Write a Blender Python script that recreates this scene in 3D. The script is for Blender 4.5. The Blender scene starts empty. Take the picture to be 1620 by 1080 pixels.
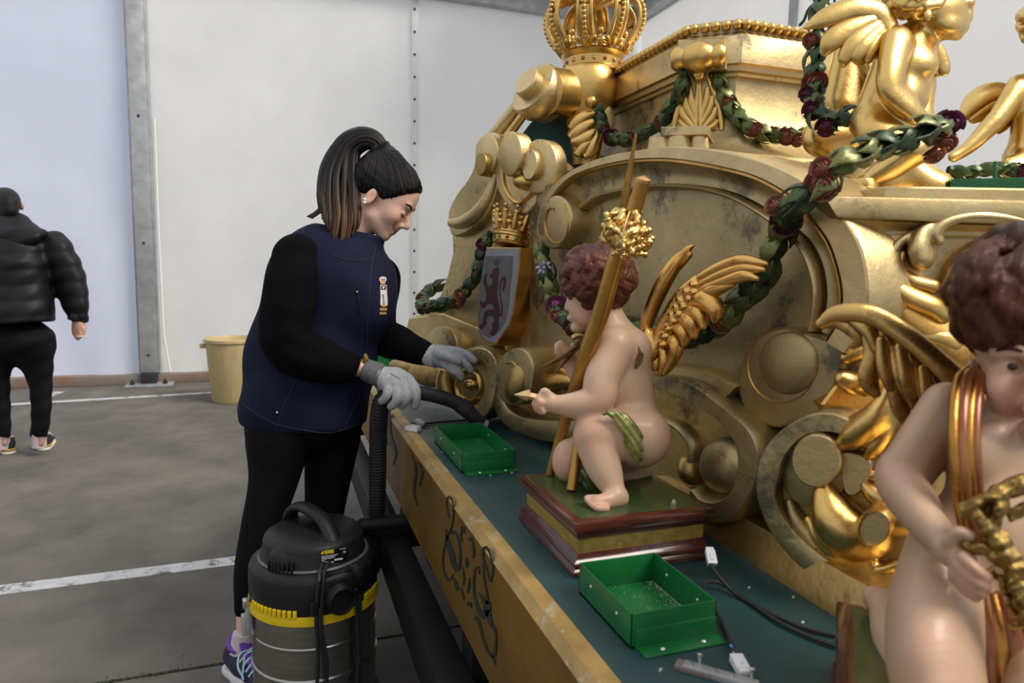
import bpy, bmesh, math, random
import numpy as np
from mathutils import Vector, Matrix
from mathutils.geometry import tessellate_polygon
from mathutils.bvhtree import BVHTree
random.seed(7); RNG = np.random.RandomState(7)
SC = bpy.context.scene
COL = SC.collection
PI = math.pi

# ------------------------------------------------------------------ camera
F = 1080.0; CX = 810.0; CY = 540.0          # focal length and centre in photo pixels
YAW = math.radians(19.0); PITCH = math.radians(-6.4); ROLL = math.radians(1.0)
CAM = np.array([0.0, 0.0, 1.25])
fw = np.array([math.sin(YAW)*math.cos(PITCH), math.cos(YAW)*math.cos(PITCH), math.sin(PITCH)])
r0 = np.array([math.cos(YAW), -math.sin(YAW), 0.0]); u0 = np.cross(r0, fw)
rt = r0*math.cos(ROLL) + u0*math.sin(ROLL); up = -r0*math.sin(ROLL) + u0*math.cos(ROLL)
cd = bpy.data.cameras.new('camera'); co = bpy.data.objects.new('camera', cd); COL.objects.link(co)
cd.sensor_width = 36.0; cd.lens = 24.0; cd.clip_start = 0.05; cd.clip_end = 200
M = Matrix(((rt[0], up[0], -fw[0], CAM[0]), (rt[1], up[1], -fw[1], CAM[1]), (rt[2], up[2], -fw[2], CAM[2]), (0, 0, 0, 1)))
co.matrix_world = M
cd.dof.use_dof = True; cd.dof.focus_distance = 1.75; cd.dof.aperture_fstop = 5.6
SC.camera = co

# ------------------------------------------------------------------ light and exposure
w = bpy.data.worlds.new('World'); SC.world = w; w.use_nodes = True
nt = w.node_tree; nt.nodes.clear()
wo = nt.nodes.new('ShaderNodeOutputWorld'); bg = nt.nodes.new('ShaderNodeBackground')
tc = nt.nodes.new('ShaderNodeTexCoord'); sp = nt.nodes.new('ShaderNodeSeparateXYZ'); rp = nt.nodes.new('ShaderNodeValToRGB')
nt.links.new(tc.outputs['Generated'], sp.inputs[0]); nt.links.new(sp.outputs['Z'], rp.inputs[0])
rp.color_ramp.elements[0].position = 0.0; rp.color_ramp.elements[0].color = (.52, .54, .58, 1)
rp.color_ramp.elements[1].position = 0.6; rp.color_ramp.elements[1].color = (.90, .92, .96, 1)
nt.links.new(rp.outputs[0], bg.inputs['Color']); bg.inputs['Strength'].default_value = 0.80
nt.links.new(bg.outputs[0], wo.inputs[0])
def aim(o, d): o.rotation_euler = Vector(d).to_track_quat('-Z', 'Y').to_euler()
sl = bpy.data.lights.new('daylight', 'SUN'); so = bpy.data.objects.new('daylight', sl); COL.objects.link(so)
sl.energy = 2.5; sl.angle = math.radians(28); sl.color = (1.0, .94, .84); so.location = (2, -4, 6)
aim(so, (-.52, .45, -.73))
SC.view_settings.view_transform = 'Standard'; SC.view_settings.look = 'None'
SC.view_settings.gamma = 1.0; SC.view_settings.use_curve_mapping = False
SC.view_settings.exposure = 0.32

# ------------------------------------------------------------------ unprojection helpers
def ray(px, py): return fw + rt*((px-CX)/F) - up*((py-CY)/F)
def S(px, py, d): return CAM + ray(px, py)*d
def atz(px, py, z): d = ray(px, py); return CAM + d*((z-CAM[2])/d[2])
def atx(px, py, x): d = ray(px, py); return CAM + d*((x-CAM[0])/d[0])
def aty(px, py, y): d = ray(px, py); return CAM + d*((y-CAM[1])/d[1])
def A(*a): return np.array(a, float)
def unit(v): v = np.asarray(v, float); return v/np.linalg.norm(v)
class Plane:
    """upright plane (or leaning) through o with outward normal n"""
    def __init__(s, o, n):
        s.o = A(*o); s.n = unit(n); s.t = unit(np.cross((0, 0, 1), s.n)); s.v = np.cross(s.n, s.t)
    def hit(s, px, py, off=0.0):
        d = ray(px, py); o = s.o + s.n*off
        return CAM + d*(((o-CAM) @ s.n)/(d @ s.n))
def cat(pts, n, closed=False):
    """Catmull-Rom resample to n points, any dimension, roughly even spacing"""
    P = np.array(pts, float); m = len(P)
    if m == 2: return P[0] + (P[1]-P[0])*np.linspace(0, 1, n)[:, None]
    if closed: Q = np.vstack([P[-1], P, P[0], P[1]]); seg = m
    else: Q = np.vstack([2*P[0]-P[1], P, 2*P[-1]-P[-2]]); seg = m-1
    out = []
    K = 12
    for i in range(seg):
        a, b, c_, d = Q[i], Q[i+1], Q[i+2], Q[i+3]
        for j in range(K):
            t = j/K
            out.append(.5*((2*b)+(c_-a)*t+(2*a-5*b+4*c_-d)*t*t+(3*b-a-3*c_+d)*t**3))
    out.append(Q[seg+1].copy()); out = np.array(out)
    L = np.concatenate([[0], np.cumsum(np.linalg.norm(np.diff(out[:, :2 if P.shape[1] < 3 else 3], axis=0), axis=1))])
    T = np.linspace(0, L[-1], n+1 if closed else n)
    if closed: T = T[:-1]
    return np.stack([np.interp(T, L, out[:, k]) for k in range(P.shape[1])], 1)

# ------------------------------------------------------------------ materials
MATS = {}
def mat(name, col, rough=.5, metal=0.0, var=0.0, vscale=6, bump=0.0, bscale=40, col2=None, c2pos=(.45, .7), spec=.5,
        coat=0.0, attr=None, thin=0.0, wear=None, wscale=9, wpos=(.58, .66), sheen=0.0, stretch=None, rvar=0.0, emis=None, trans=0.0, alpha=1.0):
    if name in MATS: return MATS[name]
    m = bpy.data.materials.new(name); m.use_nodes = True; t = m.node_tree; N = t.nodes; L = t.links
    b = N['Principled BSDF']; b.inputs['Roughness'].default_value = rough; b.inputs['Metallic'].default_value = metal
    b.inputs['Specular IOR Level'].default_value = spec; b.inputs['Coat Weight'].default_value = coat
    b.inputs['Sheen Weight'].default_value = sheen; b.inputs['Transmission Weight'].default_value = trans
    b.inputs['Alpha'].default_value = alpha
    b.inputs['Base Color'].default_value = (*col, 1)
    tcn = N.new('ShaderNodeTexCoord'); vec = tcn.outputs['Object']
    if stretch:
        mp = N.new('ShaderNodeMapping'); mp.inputs['Scale'].default_value = stretch; L.new(vec, mp.inputs[0]); vec = mp.outputs[0]
    def noise(sc, det=5, rgh=.6):
        n = N.new('ShaderNodeTexNoise'); n.inputs['Scale'].default_value = sc; n.inputs['Detail'].default_value = det
        n.inputs['Roughness'].default_value = rgh; L.new(vec, n.inputs['Vector']); return n.outputs['Fac']
    def mix(fac, a, bb, blend='MIX'):
        x = N.new('ShaderNodeMix'); x.data_type = 'RGBA'; x.blend_type = blend
        if isinstance(fac, float): x.inputs[0].default_value = fac
        else: L.new(fac, x.inputs[0])
        for s_, v in ((6, a), (7, bb)):
            if isinstance(v, tuple): x.inputs[s_].default_value = (*v[:3], 1)
            else: L.new(v, x.inputs[s_])
        return x.outputs[2]
    def ramp(f, p0, p1):
        r = N.new('ShaderNodeMapRange'); r.inputs[1].default_value = p0; r.inputs[2].default_value = p1; L.new(f, r.inputs[0]); return r.outputs[0]
    c = tuple(col)
    if attr:
        at = N.new('ShaderNodeAttribute'); at.attribute_name = attr; c = at.outputs['Color']
    if col2: c = mix(ramp(noise(vscale), *c2pos), c, tuple(col2))
    if var:
        f = ramp(noise(vscale*1.7), .3, .7)
        d = mix(f, (1-var, 1-var, 1-var), (1+var, 1+var, 1+var)); c = mix(1.0, c, d, 'MULTIPLY')
    if wear:
        f = ramp(noise(wscale, 9, .72), *wpos); c = mix(f, c, tuple(wear))
    if not isinstance(c, tuple): L.new(c, b.inputs['Base Color'])
    if rvar:
        r = N.new('ShaderNodeMapRange'); r.inputs[3].default_value = rough-rvar; r.inputs[4].default_value = rough+rvar
        L.new(noise(vscale*2.2), r.inputs[0]); L.new(r.outputs[0], b.inputs['Roughness'])
    if bump:
        bn = N.new('ShaderNodeBump'); bn.inputs['Strength'].default_value = bump; bn.inputs['Distance'].default_value = .01
        L.new(noise(bscale, 6), bn.inputs['Height']); L.new(bn.outputs[0], b.inputs['Normal'])
    if emis: b.inputs['Emission Color'].default_value = (*emis[:3], 1); b.inputs['Emission Strength'].default_value = emis[3]
    if thin:
        tr = N.new('ShaderNodeBsdfTranslucent'); ms = N.new('ShaderNodeMixShader'); ms.inputs[0].default_value = thin
        if isinstance(c, tuple): tr.inputs[0].default_value = (*c, 1)
        else: L.new(c, tr.inputs[0])
        L.new(b.outputs[0], ms.inputs[1]); L.new(tr.outputs[0], ms.inputs[2]); L.new(ms.outputs[0], N['Material Output'].inputs[0])
    MATS[name] = m; return m

# ------------------------------------------------------------------ objects
def thing(name, label, cat_, loc=(0, 0, 0), group=None, kind=None):
    o = bpy.data.objects.new(name, None); COL.objects.link(o); o.location = [float(x) for x in loc]; o.empty_display_size = .05
    if label: o['label'] = label
    if cat_: o['category'] = cat_
    if group: o['group'] = group
    if kind: o['kind'] = kind
    return o
def root_loc(o):
    v = np.zeros(3)
    while o is not None: v += np.array(o.location); o = o.parent
    return v
def mkmesh(name, V, Fc, m, smooth=True, sharp=None, cols=None):
    me = bpy.data.meshes.new(name); me.from_pydata([tuple(map(float, v)) for v in V], [], [tuple(map(int, f)) for f in Fc])
    if isinstance(m, (list, tuple)):
        for x in m: me.materials.append(x)
    elif m: me.materials.append(m)
    if smooth: me.polygons.foreach_set('use_smooth', [True]*len(me.polygons))
    if sharp is not None and smooth: me.set_sharp_from_angle(angle=math.radians(sharp))
    if cols is not None:
        a = me.color_attributes.new('Col', 'FLOAT_COLOR', 'POINT')
        c4 = np.ones((len(V), 4), np.float32); c4[:, :3] = cols; a.data.foreach_set('color', c4.ravel())
    me.update(); return me
def part(name, VF, m, parent=None, label=None, cat_=None, smooth=True, sharp=38, group=None, kind=None, cols=None, fix=True):
    """one mesh object from world-space verts; children are stored relative to their parent"""
    V, Fc = VF; V = np.asarray(V, float)
    L = root_loc(parent) if parent is not None else None
    if parent is None: L = A(V[:, 0].mean(), V[:, 1].mean(), V[:, 2].min())
    if parent is not None and fix: own = np.zeros(3)
    me = mkmesh(name, V-L, Fc, m, smooth, sharp, cols)
    if fix:
        b = bmesh.new(); b.from_mesh(me); bmesh.ops.recalc_face_normals(b, faces=b.faces); b.to_mesh(me); b.free()
    o = bpy.data.objects.new(name, me); COL.objects.link(o)
    if parent is not None: o.parent = parent
    else: o.location = [float(x) for x in L]
    if label: o['label'] = label
    if cat_: o['category'] = cat_
    if group: o['group'] = group
    if kind: o['kind'] = kind
    return o
def inst(name, me, parent, loc, X, Y, Z, s=1.0, sc=None):
    """linked copy of mesh me placed with axes X,Y,Z at world loc"""
    o = bpy.data.objects.new(name, me); COL.objects.link(o); o.parent = parent
    l = np.asarray(loc, float)-root_loc(parent); sc = sc or (s, s, s)
    o.matrix_local = Matrix([[float(X[i]*sc[0]), float(Y[i]*sc[1]), float(Z[i]*sc[2]), float(l[i])] for i in range(3)]+[[0, 0, 0, 1]])
    return o

# ------------------------------------------------------------------ shapes (all return world-space (V,F))
def join(*vfs):
    V = []; Fc = []; n = 0
    for v, f in vfs:
        V += [tuple(p) for p in v]; Fc += [tuple(i+n for i in q) for q in f]; n += len(v)
    return V, Fc
def box(x0, x1, y0, y1, z0, z1, bev=0.0):
    b = bmesh.new(); bmesh.ops.create_cube(b, size=1)
    for v in b.verts: v.co = Vector(((x0+x1)/2+v.co.x*(x1-x0), (y0+y1)/2+v.co.y*(y1-y0), (z0+z1)/2+v.co.z*(z1-z0)))
    if bev: bmesh.ops.bevel(b, geom=list(b.edges), offset=bev, segments=2, affect='EDGES', profile=.6)
    r = bm_vf(b); b.free(); return r
def bm_vf(b):
    b.verts.index_update(); return [tuple(v.co) for v in b.verts], [tuple(v.index for v in f.verts) for f in b.faces]
def obox(c, X, Y, Z, hx, hy, hz, bev=0.0):
    V, Fc = box(-hx, hx, -hy, hy, -hz, hz, bev); V = np.array(V); c = np.asarray(c, float)
    return [tuple(c+X*v[0]+Y*v[1]+Z*v[2]) for v in V], Fc
def tube(path, r, n=12, caps=True, sq=1.0, flat=None):
    """tube along path; sq scales the radius along direction 'flat'"""
    P = np.array(path, float); m = len(P); R = np.full(m, r, float) if np.isscalar(r) else np.array(r, float)
    T = np.gradient(P, axis=0); T /= np.linalg.norm(T, axis=1)[:, None]+1e-12
    ref = A(0, 0, 1) if abs(T[0][2]) < .9 else A(1, 0, 0)
    N = unit(np.cross(np.cross(T[0], ref), T[0])); V = []; Fc = []
    for i in range(m):
        if flat is not None: N_ = np.asarray(flat, float); N = unit(N_-T[i]*(N_ @ T[i]))
        else: N = unit(N-T[i]*(N @ T[i]))
        B = np.cross(T[i], N)
        for k in range(n):
            a = 2*PI*k/n; V.append(P[i]+R[i]*(N*math.cos(a)*sq+B*math.sin(a)))
    for i in range(m-1):
        for k in range(n):
            k2 = (k+1) % n; Fc.append((i*n+k, i*n+k2, (i+1)*n+k2, (i+1)*n+k))
    if caps:
        for i, s in ((0, -1), (m-1, 1)):
            j = len(V); V.append(P[i]+T[i]*s*R[i]*.45)
            for k in range(n):
                k2 = (k+1) % n; q = (i*n+k, i*n+k2, j); Fc.append(q if s > 0 else q[::-1])
    return V, Fc
def lathe(prof, c, axis=(0, 0, 1), n=32, a0=0, a1=2*PI):
    """prof: (radius, height) list turned about axis through c"""
    Z = unit(axis); X = unit(np.cross(Z, (0, 1, 0) if abs(Z[1]) < .9 else (1, 0, 0))); Y = np.cross(Z, X); c = np.asarray(c, float)
    full = abs(a1-a0-2*PI) < 1e-6; m = n if full else n+1
    V = []; Fc = []
    for r, h in prof:
        for k in range(m):
            a = a0+(a1-a0)*k/n; V.append(c+X*r*math.cos(a)+Y*r*math.sin(a)+Z*h)
    for i in range(len(prof)-1):
        for k in range(n):
            k2 = (k+1) % m; Fc.append((i*m+k, i*m+k2, (i+1)*m+k2, (i+1)*m+k))
    if full:
        for i in (0, len(prof)-1):
            if prof[i][0] > 1e-5: Fc.append(tuple(i*m+k for k in range(m)))
    return V, Fc
def sphere(c, r, n=12):
    r = A(r, r, r) if np.isscalar(r) else A(*r); V = []; Fc = []
    b = bmesh.new(); bmesh.ops.create_uvsphere(b, u_segments=n, v_segments=max(6, n//2+1), radius=1)
    v, f = bm_vf(b); b.free(); return [tuple(np.asarray(c)+r*np.array(p)) for p in v], f
def ribbon(pl, outer, inner, prof, off=0.0, n=40, closed=False, caps=True):
    """relief moulding on plane pl between two pixel curves; prof = [(s across 0..1, height)]"""
    O = cat(outer, n, closed); I = cat(inner, n, closed)
    hm = max(h for _, h in prof)
    V = []; Fc = []; m = len(prof)
    for i in range(n):
        a = pl.hit(*O[i], off+hm); b = pl.hit(*I[i], off+hm)
        for s, h in prof: V.append(a+(b-a)*s+pl.n*(h-hm))
    for i in range(n if closed else n-1):
        j = (i+1) % n
        for k in range(m-1): Fc.append((i*m+k, i*m+k+1, j*m+k+1, j*m+k))
    if caps and not closed:
        Fc.append(tuple(range(m))); Fc.append(tuple((n-1)*m+k for k in range(m))[::-1])
    return V, Fc
def flatprof(h, base=-.03, r=.12):
    return [(0, base), (0, h*.75), (r*.35, h*.95), (r, h), (1-r, h), (1-r*.35, h*.95), (1, h*.75), (1, base)]
def roundprof(h, base=-.02, n=8):
    return [(0, base)]+[(.5-.5*math.cos(PI*k/n), h*math.sin(PI*k/n)**.8) for k in range(n+1)]+[(1, base)]
def coveprof(h0, h1, dip, base=-.04, n=7):
    return [(0, base)]+[(k/n, h0+(h1-h0)*k/n-dip*math.sin(PI*k/n)) for k in range(n+1)]+[(1, base)]
def ell(cx, cy, rx, ry, rot=0, n=36):
    c, s = math.cos(math.radians(rot)), math.sin(math.radians(rot))
    return [(cx+rx*math.cos(a)*c-ry*math.sin(a)*s, cy+rx*math.cos(a)*s+ry*math.sin(a)*c) for a in np.linspace(0, 2*PI, n, endpoint=False)]
def boss(pl, out, h, base=-.05, dome=0.0, rnd=.08, n=40, off=0.0):
    """raised disc or ball from a star-shaped pixel outline"""
    O = cat(out, n, True) if len(out) < n else np.array(out); n = len(O)
    P = np.array([pl.hit(x, y, off+h) for x, y in O]); c = P.mean(0); V = []; Fc = []
    bv = min(h*.3, .006); rings = [(1.0, base-h), (1.0, -bv), (1-rnd*.35, -bv*.3), (1-rnd, 0)]
    if dome: rings = [(1.0, base-h), (1.0, -dome)]+[(math.cos(a), -dome+dome*math.sin(a)) for a in np.linspace(.2, PI/2-.08, 7)]
    for s, d in rings:
        for p in P: V.append(c+(p-c)*s+pl.n*d)
    for i in range(len(rings)-1):
        for k in range(n):
            k2 = (k+1) % n; Fc.append((i*n+k, i*n+k2, (i+1)*n+k2, (i+1)*n+k))
    j = len(V); V.append(c+pl.n*(0 if not dome else .0)); i = len(rings)-1
    for k in range(n): Fc.append((i*n+k, i*n+(k+1) % n, j))
    return V, Fc
def slab(pl, out, h, base=-.05, bev=.004, off=0.0, n=None):
    """flat piece with any outline (pixels) on plane pl"""
    O = cat(out, n, True) if n else np.array(out, float)
    P = [pl.hit(x, y, off+h) for x, y in O]; n = len(P); Q = np.array(P)
    uv = np.stack([(Q-pl.o) @ pl.t, (Q-pl.o) @ pl.v], 1)
    ar = .5*sum(uv[i][0]*uv[(i+1) % n][1]-uv[(i+1) % n][0]*uv[i][1] for i in range(n)); sg = 1 if ar > 0 else -1
    ins = []
    for i in range(n):
        e0 = unit(uv[i]-uv[i-1]+1e-9); e1 = unit(uv[(i+1) % n]-uv[i]+1e-9); nn = A(-e0[1]-e1[1], e0[0]+e1[0])*sg
        l = np.linalg.norm(nn); nn = nn/l if l > .2 else nn
        ins.append(uv[i]+nn*bev)
    V = [p+pl.n*(base-h) for p in P]+[p-pl.n*bev for p in P]+[Q[i]+pl.t*(ins[i][0]-uv[i][0])+pl.v*(ins[i][1]-uv[i][1]) for i in range(n)]
    Fc = []
    for r in range(2):
        for k in range(n): Fc.append((r*n+k, r*n+(k+1) % n, (r+1)*n+(k+1) % n, (r+1)*n+k))
    for tri in tessellate_polygon([[Vector(V[2*n+k]) for k in range(n)]]): Fc.append(tuple(2*n+t for t in tri))
    for tri in tessellate_polygon([[Vector(V[k]) for k in range(n)]]): Fc.append(tuple(tri))
    return V, Fc
def lobe(pl, pts, off, sq=.6, n=12, m=14, lift=None):
    """tapering carved lobe: pts = (px,py,radius px) along the spine on plane pl"""
    Q = cat([(x, y, r) for x, y, r in pts], m) if len(pts) > 2 else cat(pts, m)
    P = []; R = []
    for i, (x, y, r) in enumerate(Q):
        o = off if lift is None else np.interp(i/(m-1), np.linspace(0, 1, len(lift)), lift)
        p = pl.hit(x, y, o); d = (p-CAM) @ fw; P.append(p); R.append(max(r, .5)*d/F)
    return tube(P, R, n, True, sq, pl.n)
def plansweep(poly, prof, closed=True):
    """mouldings round a plan polygon: prof = (outward offset, z)"""
    P = np.array(poly, float); n = len(P); N = []
    ar = sum(P[i][0]*P[(i+1) % n][1]-P[(i+1) % n][0]*P[i][1] for i in range(n)); sg = 1 if ar > 0 else -1
    for i in range(n):
        e0 = unit(P[i]-P[i-1]); e1 = unit(P[(i+1) % n]-P[i]); n0 = A(e0[1], -e0[0])*sg; n1 = A(e1[1], -e1[0])*sg
        b = unit(n0+n1); N.append(b/max(.35, b @ n0))
    V = []; Fc = []
    for o, z in prof:
        for i in range(n): q = P[i]+N[i]*o; V.append((q[0], q[1], z))
    for i in range(len(prof)-1):
        for k in range(n): Fc.append((i*n+k, i*n+(k+1) % n, (i+1)*n+(k+1) % n, (i+1)*n+k))
    Fc.append(tuple(range(n))); Fc.append(tuple((len(prof)-1)*n+k for k in range(n)))
    return V, Fc

# ------------------------------------------------------------------ smooth organic bodies (signed distance + surface nets)
def cone(a, ra, b, rb, k=6, zs=1.0, sub=False): return ('c', A(*a), ra, A(*b), rb, k, zs, sub)
def chain(pts, k=6, zs=1.0, sub=False):
    '''one tapering limb or lobe through (x, y, z, radius) points'''
    P = np.array(pts, float); n = 8*(len(P)-1)+1
    return [('s', cat(P, n) if len(P) > 2 else P, k, zs)]
def eli(c, r, k=6, rot=None, sub=False): return ('e', A(*c), A(*r), k, rot, sub)
def rotz(deg): a = math.radians(deg); return np.array([[math.cos(a), math.sin(a), 0], [-math.sin(a), math.cos(a), 0], [0, 0, 1]])
def half(p, n, k=2): return ('h', A(*p), unit(n), k)      # cuts away the side n points to
def sdf(prims, h, noise=None, blur=0):
    lo = np.full(3, 1e9); hi = -lo
    for q in prims:
        if q[0] == 'c' and not q[7]:
            for p, r in ((q[1], q[2]), (q[3], q[4])): lo = np.minimum(lo, p-r); hi = np.maximum(hi, p+r)
        if q[0] == 's': lo = np.minimum(lo, (q[1][:, :3]-q[1][:, 3:]).min(0)); hi = np.maximum(hi, (q[1][:, :3]+q[1][:, 3:]).max(0))
        if q[0] == 'e' and not q[5]: R = np.abs(q[4]).T @ q[2] if q[4] is not None else q[2]; lo = np.minimum(lo, q[1]-R); hi = np.maximum(hi, q[1]+R)
    lo -= 3*h; hi += 3*h; n = np.ceil((hi-lo)/h).astype(int)+1
    ax = [(lo[i]+h*np.arange(n[i])).astype(np.float32) for i in range(3)]
    Fd = np.full(n, 60.0, np.float32)
    f32 = lambda v: np.asarray(v, np.float32)
    for q in prims:
        if q[0] == 'c':
            _, a, ra, b, rb, k, zs, sub = q; l = np.minimum(a-ra, b-rb)-k-3*h; u = np.maximum(a+ra, b+rb)+k+3*h
        elif q[0] == 'e':
            _, c, r, k, rot, sub = q; R = np.abs(rot).T @ r if rot is not None else r; l = c-R-k-3*h; u = c+R+k+3*h
        elif q[0] == 's': _, P_s, k, zs = q; sub = False; l = (P_s[:, :3]-P_s[:, 3:]).min(0)-k-3*h; u = (P_s[:, :3]+P_s[:, 3:]).max(0)+k+3*h
        else: l, u = lo, hi; sub = True; k = q[3]
        i0 = np.clip(np.floor((l-lo)/h).astype(int), 0, n); i1 = np.clip(np.ceil((u-lo)/h).astype(int)+1, 0, n)
        if (i1 <= i0).any(): continue
        X = ax[0][i0[0]:i1[0]][:, None, None]; Y = ax[1][i0[1]:i1[1]][None, :, None]; Z = ax[2][i0[2]:i1[2]][None, None, :]
        if q[0] == 'c':
            ab = (b-a)*A(1, 1, zs); px, py, pz = X-f32(a[0]), Y-f32(a[1]), (Z-f32(a[2]))*f32(zs); ab = f32(ab)
            t = np.clip((px*ab[0]+py*ab[1]+pz*ab[2])/f32(max(ab @ ab, 1e-12)), 0, 1)
            d = np.sqrt((px-t*ab[0])**2+(py-t*ab[1])**2+(pz-t*ab[2])**2)-(f32(ra)+f32(rb-ra)*t)
        elif q[0] == 's':
            d = None
            for a, b in zip(P_s[:-1], P_s[1:]):
                ra, rb = a[3], b[3]; a, b = a[:3], b[:3]
                ab = (b-a)*A(1, 1, zs); px, py, pz = X-f32(a[0]), Y-f32(a[1]), (Z-f32(a[2]))*f32(zs); ab = f32(ab)
                t = np.clip((px*ab[0]+py*ab[1]+pz*ab[2])/f32(max(ab @ ab, 1e-12)), 0, 1)
                e = np.sqrt((px-t*ab[0])**2+(py-t*ab[1])**2+(pz-t*ab[2])**2)-(f32(ra)+f32(rb-ra)*t); d = e if d is None else np.minimum(d, e)
        elif q[0] == 'e':
            c = f32(c); r = f32(r); px, py, pz = X-c[0], Y-c[1], Z-c[2]
            if rot is not None: rot = f32(rot); px, py, pz = [rot[i][0]*px+rot[i][1]*py+rot[i][2]*pz for i in range(3)]
            k0 = np.sqrt((px/r[0])**2+(py/r[1])**2+(pz/r[2])**2); k1 = np.sqrt((px/r[0]**2)**2+(py/r[1]**2)**2+(pz/r[2]**2)**2)
            d = k0*(k0-1)/(k1+f32(1e-9))
        else: p_ = f32(q[1]); n_ = f32(q[2]); d = -((X-p_[0])*n_[0]+(Y-p_[1])*n_[1]+(Z-p_[2])*n_[2])
        sl = tuple(slice(i0[i], i1[i]) for i in range(3)); f = Fd[sl]; kk = np.float32(max(k, 1e-5))
        if sub: g = -d; hh = np.maximum(kk-np.abs(f-g), 0)/kk; Fd[sl] = np.maximum(f, g)+hh*hh*(kk*f32(.25))
        else: hh = np.maximum(kk-np.abs(f-d), 0)/kk; Fd[sl] = np.minimum(f, d)-hh*hh*(kk*f32(.25))
    if noise is not None:
        for i_ in range(0, n[0], 16): Fd[i_:i_+16] += noise(ax[0][i_:i_+16, None, None], ax[1][None, :, None], ax[2][None, None, :]).astype(np.float32)
    for _ in range(blur):
        for ax_ in range(3): B_ = Fd.swapaxes(0, ax_); B_[1:-1] = .25*(B_[:-2]+B_[2:])+.5*B_[1:-1]
    # surface nets
    ins = Fd < 0; nx, ny, nz = n
    cs = np.zeros((nx-1, ny-1, nz-1), np.int8); offs = [(i, j, k) for i in (0, 1) for j in (0, 1) for k in (0, 1)]
    for i, j, k in offs: cs += ins[i:nx-1+i, j:ny-1+j, k:nz-1+k]
    act = np.argwhere((cs > 0) & (cs < 8)); idx = np.full(cs.shape, -1, np.int64); idx[tuple(act.T)] = np.arange(len(act))
    vals = {o: Fd[act[:, 0]+o[0], act[:, 1]+o[1], act[:, 2]+o[2]] for o in offs}
    acc = np.zeros((len(act), 3)); cnt = np.zeros(len(act))
    for o in offs:
        for d in range(3):
            if o[d]: continue
            p = list(o); p[d] = 1; va, vb = vals[o], vals[tuple(p)]; x = (va < 0) != (vb < 0)
            t = np.where(x, va/(va-vb+1e-12), 0); e = np.array(o, float)[None, :].repeat(len(act), 0); e[:, d] += t
            acc[x] += e[x]; cnt[x] += 1
    V = lo+h*(act+acc/cnt[:, None]); Q = []
    for d in range(3):
        s0 = [slice(1, m-1) for m in n]; s0[d] = slice(0, n[d]-1); s1 = list(s0); s1[d] = slice(1, n[d])
        a_, b_ = ins[tuple(s0)], ins[tuple(s1)]
        for flip in (0, 1):
            e = np.argwhere((a_ & ~b_) if not flip else (~a_ & b_))
            if not len(e): continue
            e = e+1; e[:, d] -= 1; u_, v_ = (d+1) % 3, (d+2) % 3
            def g(du, dv):
                c_ = e.copy(); c_[:, u_] -= du; c_[:, v_] -= dv; return idx[c_[:, 0], c_[:, 1], c_[:, 2]]
            q = np.stack([g(1, 1), g(0, 1), g(0, 0), g(1, 0)], 1); Q.append(q[:, ::-1] if flip else q)
    return V, (np.vstack(Q) if Q else np.zeros((0, 4), int))
class Fig:
    """figure traced in photo pixels around optical depth D (third coordinate: depth offset in the same units)"""
    def __init__(s, D): s.D = D
    def w(s, V):
        V = np.atleast_2d(np.asarray(V, float)); d = s.D*(1+V[:, 2]/F)
        return CAM+(fw[None]+rt[None]*((V[:, :1]-CX)/F)-up[None]*((V[:, 1:2]-CY)/F))*d[:, None]
    def body(s, prims, h=3, noise=None, blur=1): V, Q = sdf(prims, h, noise, blur); return s.w(V), Q, V
    def tube(s, pts, n=10, m=20, sq=1.0, flat=None):
        Q = cat(pts, m); return tube(s.w(Q[:, :3]), Q[:, 3]*s.D/F, n, True, sq, flat)
class Skin:
    """ray cast helper to lay trims on a built surface"""
    def __init__(s, V, Q): s.b = BVHTree.FromPolygons([Vector(v) for v in V], [tuple(int(i) for i in q) for q in Q])
    def hit(s, px, py, lift=.002):
        d = unit(ray(px, py)); h = s.b.ray_cast(Vector(CAM), Vector(d))
        if h[0] is None: return None
        nn = np.array(h[1]); nn = nn if nn @ d < 0 else -nn
        return np.array(h[0])+nn*lift
    def patch(s, out, lift=.002, n=None):
        O = cat(out, n, True) if n else out; P = [s.hit(x, y, lift) for x, y in O]; P = [p for p in P if p is not None]
        V = list(P)+[p+0 for p in P]; m = len(P); c = np.mean(P, 0); Fc = []
        tri = tessellate_polygon([[Vector(p) for p in P]]); return P, [tuple(t) for t in tri]
    def line(s, pts, r, n=6, m=24, lift=.001):
        Q = cat(pts, m); P = [s.hit(x, y, lift) for x, y in Q]; P = [p for p in P if p is not None]
        return tube(P, r, n)
# ================================================================== materials
m_fab = mat('tent_fabric', (.90, .89, .865), .55, var=.05, vscale=.7, bump=.25, bscale=5, thin=.45)
m_fabb = mat('tent_fabric_blue_white', (.76, .80, .96), .5, var=.05, vscale=.7, bump=.25, bscale=5, thin=.45)
m_alu = mat('aluminium', (.42, .43, .44), .45, .55, var=.2, vscale=5, bump=.05, rvar=.1)
m_seam = mat('seam_tape', (.70, .70, .69), .6, var=.06)
m_dark = mat('dark_metal', (.03, .03, .033), .5, .3, var=.3)
m_rust = mat('rusty_steel', (.23, .20, .18), .6, .3, col2=(.25, .12, .05), vscale=3, bump=.1)
m_floor = mat('concrete', (.088, .080, .069), .85, col2=(.135, .122, .104), vscale=1.6, c2pos=(.35, .7), var=.28, bump=.5, bscale=26, wear=(.045, .041, .036), wscale=6, wpos=(.6, .75))
m_paint = mat('road_paint', (.46, .46, .47), .7, var=.12, vscale=8, wear=(.12, .11, .10), wscale=10, wpos=(.52, .60))
m_moss = mat('moss', (.035, .05, .012), .95, var=.4, vscale=30, bump=.6, bscale=80)
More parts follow.
